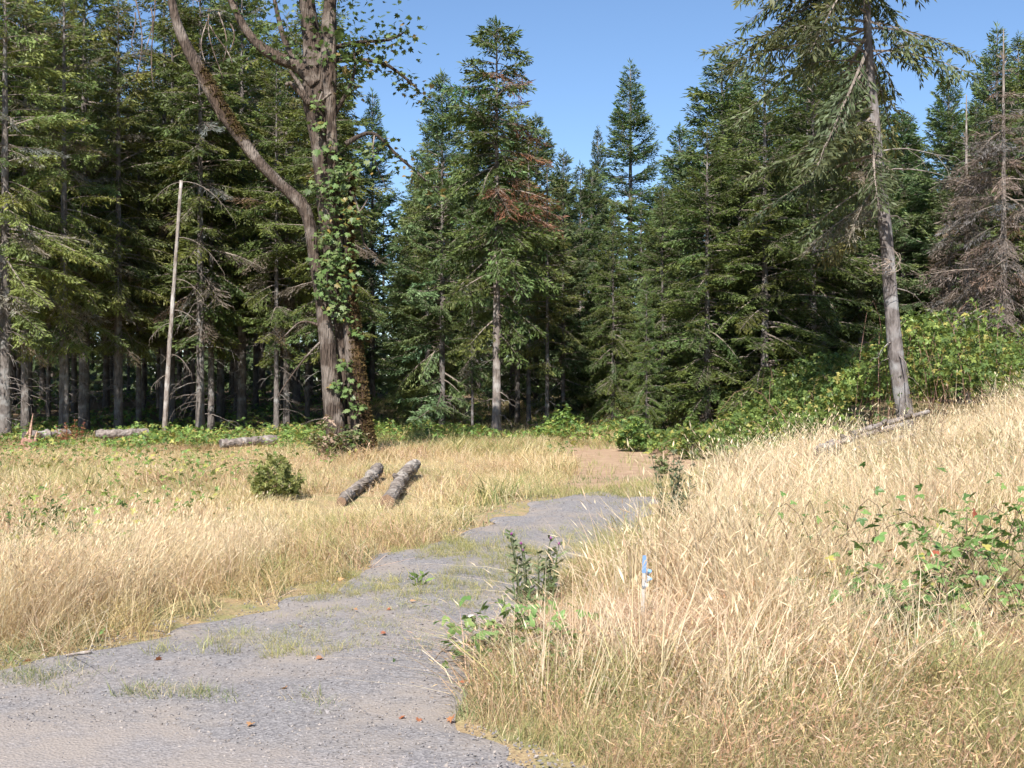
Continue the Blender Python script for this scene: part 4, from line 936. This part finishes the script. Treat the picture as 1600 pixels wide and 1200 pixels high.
def weed(px, d, h, label, n, seed, col, spread=.25, name='thistle', flower=0, lw=.018):
    """upright thistles: stalks with narrow toothed leaves"""
    p = gp(px, d); rng = np.random.default_rng(seed); e = empty(name, p, label, 'weed')
    for i in range(n):
        a = rng.uniform(0, 6.28); r = spread * math.sqrt(rng.random()); hh = h * rng.uniform(.6, 1.05); t_ = np.linspace(0, 1, 7); bx, by = r * math.cos(a), r * math.sin(a)
        P = np.stack([bx + .12 * hh * t_ ** 2 * math.cos(a), by + .12 * hh * t_ ** 2 * math.sin(a), float(gz(p[0] + bx, p[1] + by)) - p[2] + hh * t_ - .03], 1)
        B = Bag(); V, T = tube(P, np.linspace(.006, .003, 7), 4, 0, rng, False); B.add(V, T, np.array(col) * 1.1)
        m = int(34 * hh / .6); k = rng.integers(0, 7, m); L = rng.uniform(.05, .13, m) * (1.25 - k / 9)
        D = np.stack([np.cos(q := rng.uniform(0, 6.28, m)), np.sin(q), rng.uniform(.1, .9, m)], 1); D /= np.linalg.norm(D, axis=1)[:, None]
        a_, b_, c_, m1, m2 = sliver(P[k] + rng.normal(0, .012, (m, 3)), D, L, np.full(m, lw), rng.normal(0, .6, (m, 3)) + [0, 0, 1]); j = np.arange(m) * 4
        B.add(np.stack([a_, m1, c_, m2], 1).reshape(-1, 3), np.concatenate([np.stack([j, j + 1, j + 2], 1), np.stack([j, j + 2, j + 3], 1)]), np.repeat(rng.uniform(.7, 1.3, m), 4)[:, None] * np.array(col))
        st = link('stalk', B.mesh('thistle_stalk', [M_BROAD]), e)
        if flower and i % 3 == 0:
            V, T = stamp(O6, OT, np.array([np.diag([.012, .012, .016])]), P[-1:] + [0, 0, .01]); link('flower_head', mesh('flower_head', V, T, np.broadcast_to(flower, (len(V), 3)), None, [M_BROAD]), st)
weed(842, 9.4, .52, 'grey-green thistle clump with a purple flower at the gravel edge', 13, 301, (.15, .18, .09), .22, flower=(.35, .10, .30))
weed(838, 8.3, .36, 'shorter weedy thistle clump between gravel edge and bramble', 10, 305, (.14, .18, .08), .2)
weed(1046, 15.0, .80, 'dark grey-green thistle clump standing in straw beside the drive end', 15, 302, (.13, .15, .085), .22)
weed(657, 9.9, .15, 'tiny lone green weed on the middle of the gravel', 3, 303, (.15, .22, .06), .05, 'seedling')
weed(146, 7.9, .10, 'tiny green weed near the left gravel edge', 3, 304, (.10, .18, .05), .04, 'seedling')
weed(1385, 20.2, .75, 'dark dried seed stalks above the straw on the right bank', 8, 306, (.12, .07, .045), .9, 'dried_stalk', lw=.01)
weed(108, 30.0, .75, 'rust-brown dead fern clump in front of the grey log', 14, 307, (.28, .12, .07), .3, 'dead_fern')
weed(62, 12.2, .45, 'dark green weed patch in the straw at the left border', 16, 308, (.10, .14, .05), .5, 'weed_patch')
weed(100, 10.6, .42, 'shadowed green weed patch behind the tall left straw', 14, 309, (.11, .15, .06), .45, 'weed_patch')

# foreground brambles: every leaf its own piece
BL = leaf_mesh_set('bramble_leaf', [(.13, .22, .065), (.17, .27, .085), (.10, .17, .055), (.22, .31, .10), (.40, .36, .10), (.34, .12, .06)], TRV, TRT, M_BROAD)
def bramble(px, d, spread, h, ncane, nleaf, size, label, seed, clear=None):
    p = gp(px, d); rng = np.random.default_rng(seed); e = empty('bramble', p, label, 'bramble'); pts = []
    for i in range(ncane):
        B = Bag(); a = rng.uniform(0, 6.28); r = math.sqrt(rng.random()) * .6; ox, oy = spread[0] * r * math.cos(a), spread[1] * r * math.sin(a); gx_ = float(gz(p[0] + ox, p[1] + oy)) - p[2]
        P = cane(B, (ox, oy, gx_), rng.uniform(0, 6.28), rng.uniform(.3, .9) * spread[0], h * rng.uniform(.35, .8), rng, (.6, .5, .35), .005)
        B.M = [np.zeros_like(m_) for m_ in B.M]; link('cane', B.mesh('bramble_cane', [M_TWIG]), e); pts.append(P[1:])
    pts = np.concatenate(pts)
    for i in range(nleaf):
        q = pts[rng.integers(len(pts))] + rng.normal(0, 1, 3) * [.12, .12, .05]; q[2] = q[2] * rng.uniform(.55, 1.3) + h * .1; q[2] = max(q[2], float(gz(p[0] + q[0], p[1] + q[1])) - p[2] + .03)
        c = [0, 1, 2, 3, 0, 1][rng.integers(6)] if rng.random() > .07 else (4 if rng.random() < .7 else 5)
        o = link('leaf', BL[c], e, q); s_ = size * rng.uniform(.6, 1.25); o.scale = (s_, s_, s_); o.rotation_euler = (rng.normal(.25, .4), rng.normal(0, .45), rng.uniform(0, 6.28))
bramble(797, 7.3, (.46, .42), .34, 16, 190, .066, 'low bramble creeping onto the gravel in the foreground', 401)
bramble(900, 6.75, (.40, .30), .20, 9, 60, .066, 'sparse bramble shoots in flattened straw near the bottom edge', 402)
bramble(1480, 7.9, (1.15, .55), .80, 34, 300, .066, 'large-leaved bramble in the straw at the right border', 403)
bramble(1370, 7.9, (.5, .35), .55, 14, 110, .062, 'scattered bramble leaves at the left fringe of the large-leaved bramble', 404)
bramble(1590, 9.5, (1.0, .6), 1.0, 24, 280, .066, 'dark bramble growing behind the large-leaved one at the right border', 405)
bramble(1290, 10.3, (.8, .5), .85, 10, 60, .06, 'faded bramble sprigs showing through straw in mid bank', 406)

# ------------------------------------------------------------------ survey stake, litter
def flat_mat(name, c, r=.7):
    m, t, b = new_mat(name); n = N(t, 'ShaderNodeTexNoise', Scale=60.0, Detail=4.0); b.inputs['Roughness'].default_value = r
    t.links.new(ramp(t, n.outputs[0], [(.3, tuple(v * .8 for v in c)), (.7, c)]).outputs[0], b.inputs['Base Color']); return m
def box(x0, x1, y0, y1, z0, z1):
    V = np.array([(x, y, z) for z in (z0, z1) for y in (y0, y1) for x in (x0, x1)], float)
    return V, np.array([(0, 2, 3, 1), (4, 5, 7, 6), (0, 1, 5, 4), (2, 6, 7, 3), (0, 4, 6, 2), (1, 3, 7, 5)])
p = gp(1003, 8.25); e = empty('survey_stake', p, 'thin whitish wooden survey stake with blue flagging in the straw', 'stake'); e.rotation_euler = (0, math.radians(2.5), .5)
M_W = flat_mat('bleached_lath', (.55, .52, .48)); M_B = flat_mat('blue_paint', (.20, .34, .60)); M_K = flat_mat('blue_ribbon', (.25, .43, .68), .4); M_WB = flat_mat('faded_ribbon', (.45, .52, .60), .4)
V, Q4 = box(-.011, .011, -.005, .005, -.1, .50); link('lath', mesh('lath', V, Q4, None, None, [M_W]), e)
V, Q4 = box(-.0125, .0125, -.0065, .0065, .40, .515); link('painted_top', mesh('painted_top', V, Q4, None, None, [M_B]), e)
for nm, mt, z1, z0, xa, xb in (('ribbon', M_K, .43, .385, .012, .042), ('ribbon', M_WB, .385, .32, .012, .032), ('ribbon', M_K, .375, .345, .022, .048), ('ribbon', M_WB, .34, .28, -.008, .014)):
    k = 6; t_ = np.linspace(0, 1, k); zz = z1 + (z0 - z1) * t_
    V = np.concatenate([np.stack([xa + .01 * np.sin(t_ * 7), -.010 - .02 * np.sin(t_ * 5) * t_, zz], 1), np.stack([xb + .008 * np.sin(t_ * 6 + 1), -.012 - .03 * np.sin(t_ * 4 + 1) * t_, zz - .01], 1)])
    V = np.concatenate([V, V + [0, -.0015, 0]]); T = [(i, i + 1, k + i + 1, k + i) for i in range(k - 1)] + [(2 * k + i, 3 * k + i, 3 * k + i + 1, 2 * k + i + 1) for i in range(k - 1)]
    link(nm, mesh('ribbon', V, np.array(T), None, None, [mt]), e)
# dry maple leaves on the gravel
DRY = [leaf_mesh_set('dry_leaf', [c], *lobed_leaf(1.0, -.35), M_BROAD)[0] for c in ((.46, .19, .09), (.38, .15, .08), (.50, .27, .14))]
rl = np.random.default_rng(55)
spots = [(490, 905, 'curled orange leaf at the left gravel edge'), (527, 908, 'small brown leaf beside the left gravel edge'), (470, 982, 'orange leaf on the grassy strip of the drive'), (612, 951, 'orange leaf in the middle of the drive'),
         (640, 940, 'rusty leaf near the tiny lone weed'), (560, 955, 'pale orange leaf on the drive strip grass'), (450, 1073, 'orange leaf by a green tuft near the road edge'), (635, 1117, 'rusty leaf in the green road-edge grass'),
         (707, 1115, 'orange leaf at the bottom by the straw clump'), (52, 1033, 'long rust leaf where straw meets gravel at the left'), (240, 1031, 'pinkish leaf alone on the left gravel'), (505, 1025, 'tan leaf on bare gravel in the lower middle'),
         (752, 998, 'bright red-orange leaf at the tip of the low bramble'), (737, 1066, 'dark-shadowed brown leaf left of the low bramble'), (722, 1067, 'leftmost brown leaf on gravel before the low bramble'), (762, 816, 'orange leaf on the far left edge of the drive'),
         (395, 1130, 'reddish leaf at the very bottom on the road'), (655, 1120, 'brown leaf between road-edge tufts'), (605, 988, 'faint orange leaf right of the drive strip grass')]
for px, py, lab in spots:
    d = F * (CH - .03) / (py - 600); q = gp(px, d); q[2] += .035
    o = tag(link('fallen_leaf', DRY[rl.integers(3)], None, q), 'dry ' + lab, 'leaf', 'dry maple leaves on the gravel'); s_ = rl.uniform(.05, .085); o.scale = (s_, s_, s_); o.rotation_euler = (rl.normal(0, .25), rl.normal(0, .25), rl.uniform(0, 6.28))
M_ST = flat_mat('white_quartz', (.60, .58, .54))
for px, py, s_, lab in ((737, 957, .022, 'white stone in the upper right gravel'), (732, 1012, .013, 'small white stone left of the low bramble'), (739, 1014, .014, 'white pebble touching its twin left of the low bramble'), (918, 1080, .015, 'white pebble among bramble shoots near the bottom edge')):
    d = F * (CH - .03) / (py - 600); q = gp(px, d); q[2] += .03; rs = np.random.default_rng(px)
    a, b_ = np.meshgrid(np.linspace(0, 2 * math.pi, 9)[:-1], np.linspace(.25, math.pi - .25, 5)); V = np.stack([np.sin(b_) * np.cos(a) * 1.2, np.sin(b_) * np.sin(a), np.cos(b_) * .7], -1).reshape(-1, 3) * s_ * rs.uniform(.85, 1.15, (40, 1))
    T = []
    for i in range(4):
        for j in range(8): T.append((i * 8 + j, (i + 1) * 8 + j, (i + 1) * 8 + (j + 1) % 8, i * 8 + (j + 1) % 8))
    me = mesh('stone', V, np.array(T), None, None, [M_ST], True); tag(link('stone', me, None, q), lab, 'stone', 'white stones by the drive')
q0 = gp(103, 7.36); q1 = gp(143, 7.46); B = Bag(); t_ = np.linspace(0, 1, 8); V, T = tube(np.outer(t_, q1 - q0) + np.outer(np.sin(t_ * 5) * .006, [0, 1, 0]), np.linspace(.006, .012, 8), 6, .15, rl); B.add(V, T, (1.5, 1.5, 1.5))
tag(link('stick', B.mesh('stick', [M_PALE], True), None, q0 + [0, 0, .034]), 'bleached white stick lying on the left gravel', 'stick')
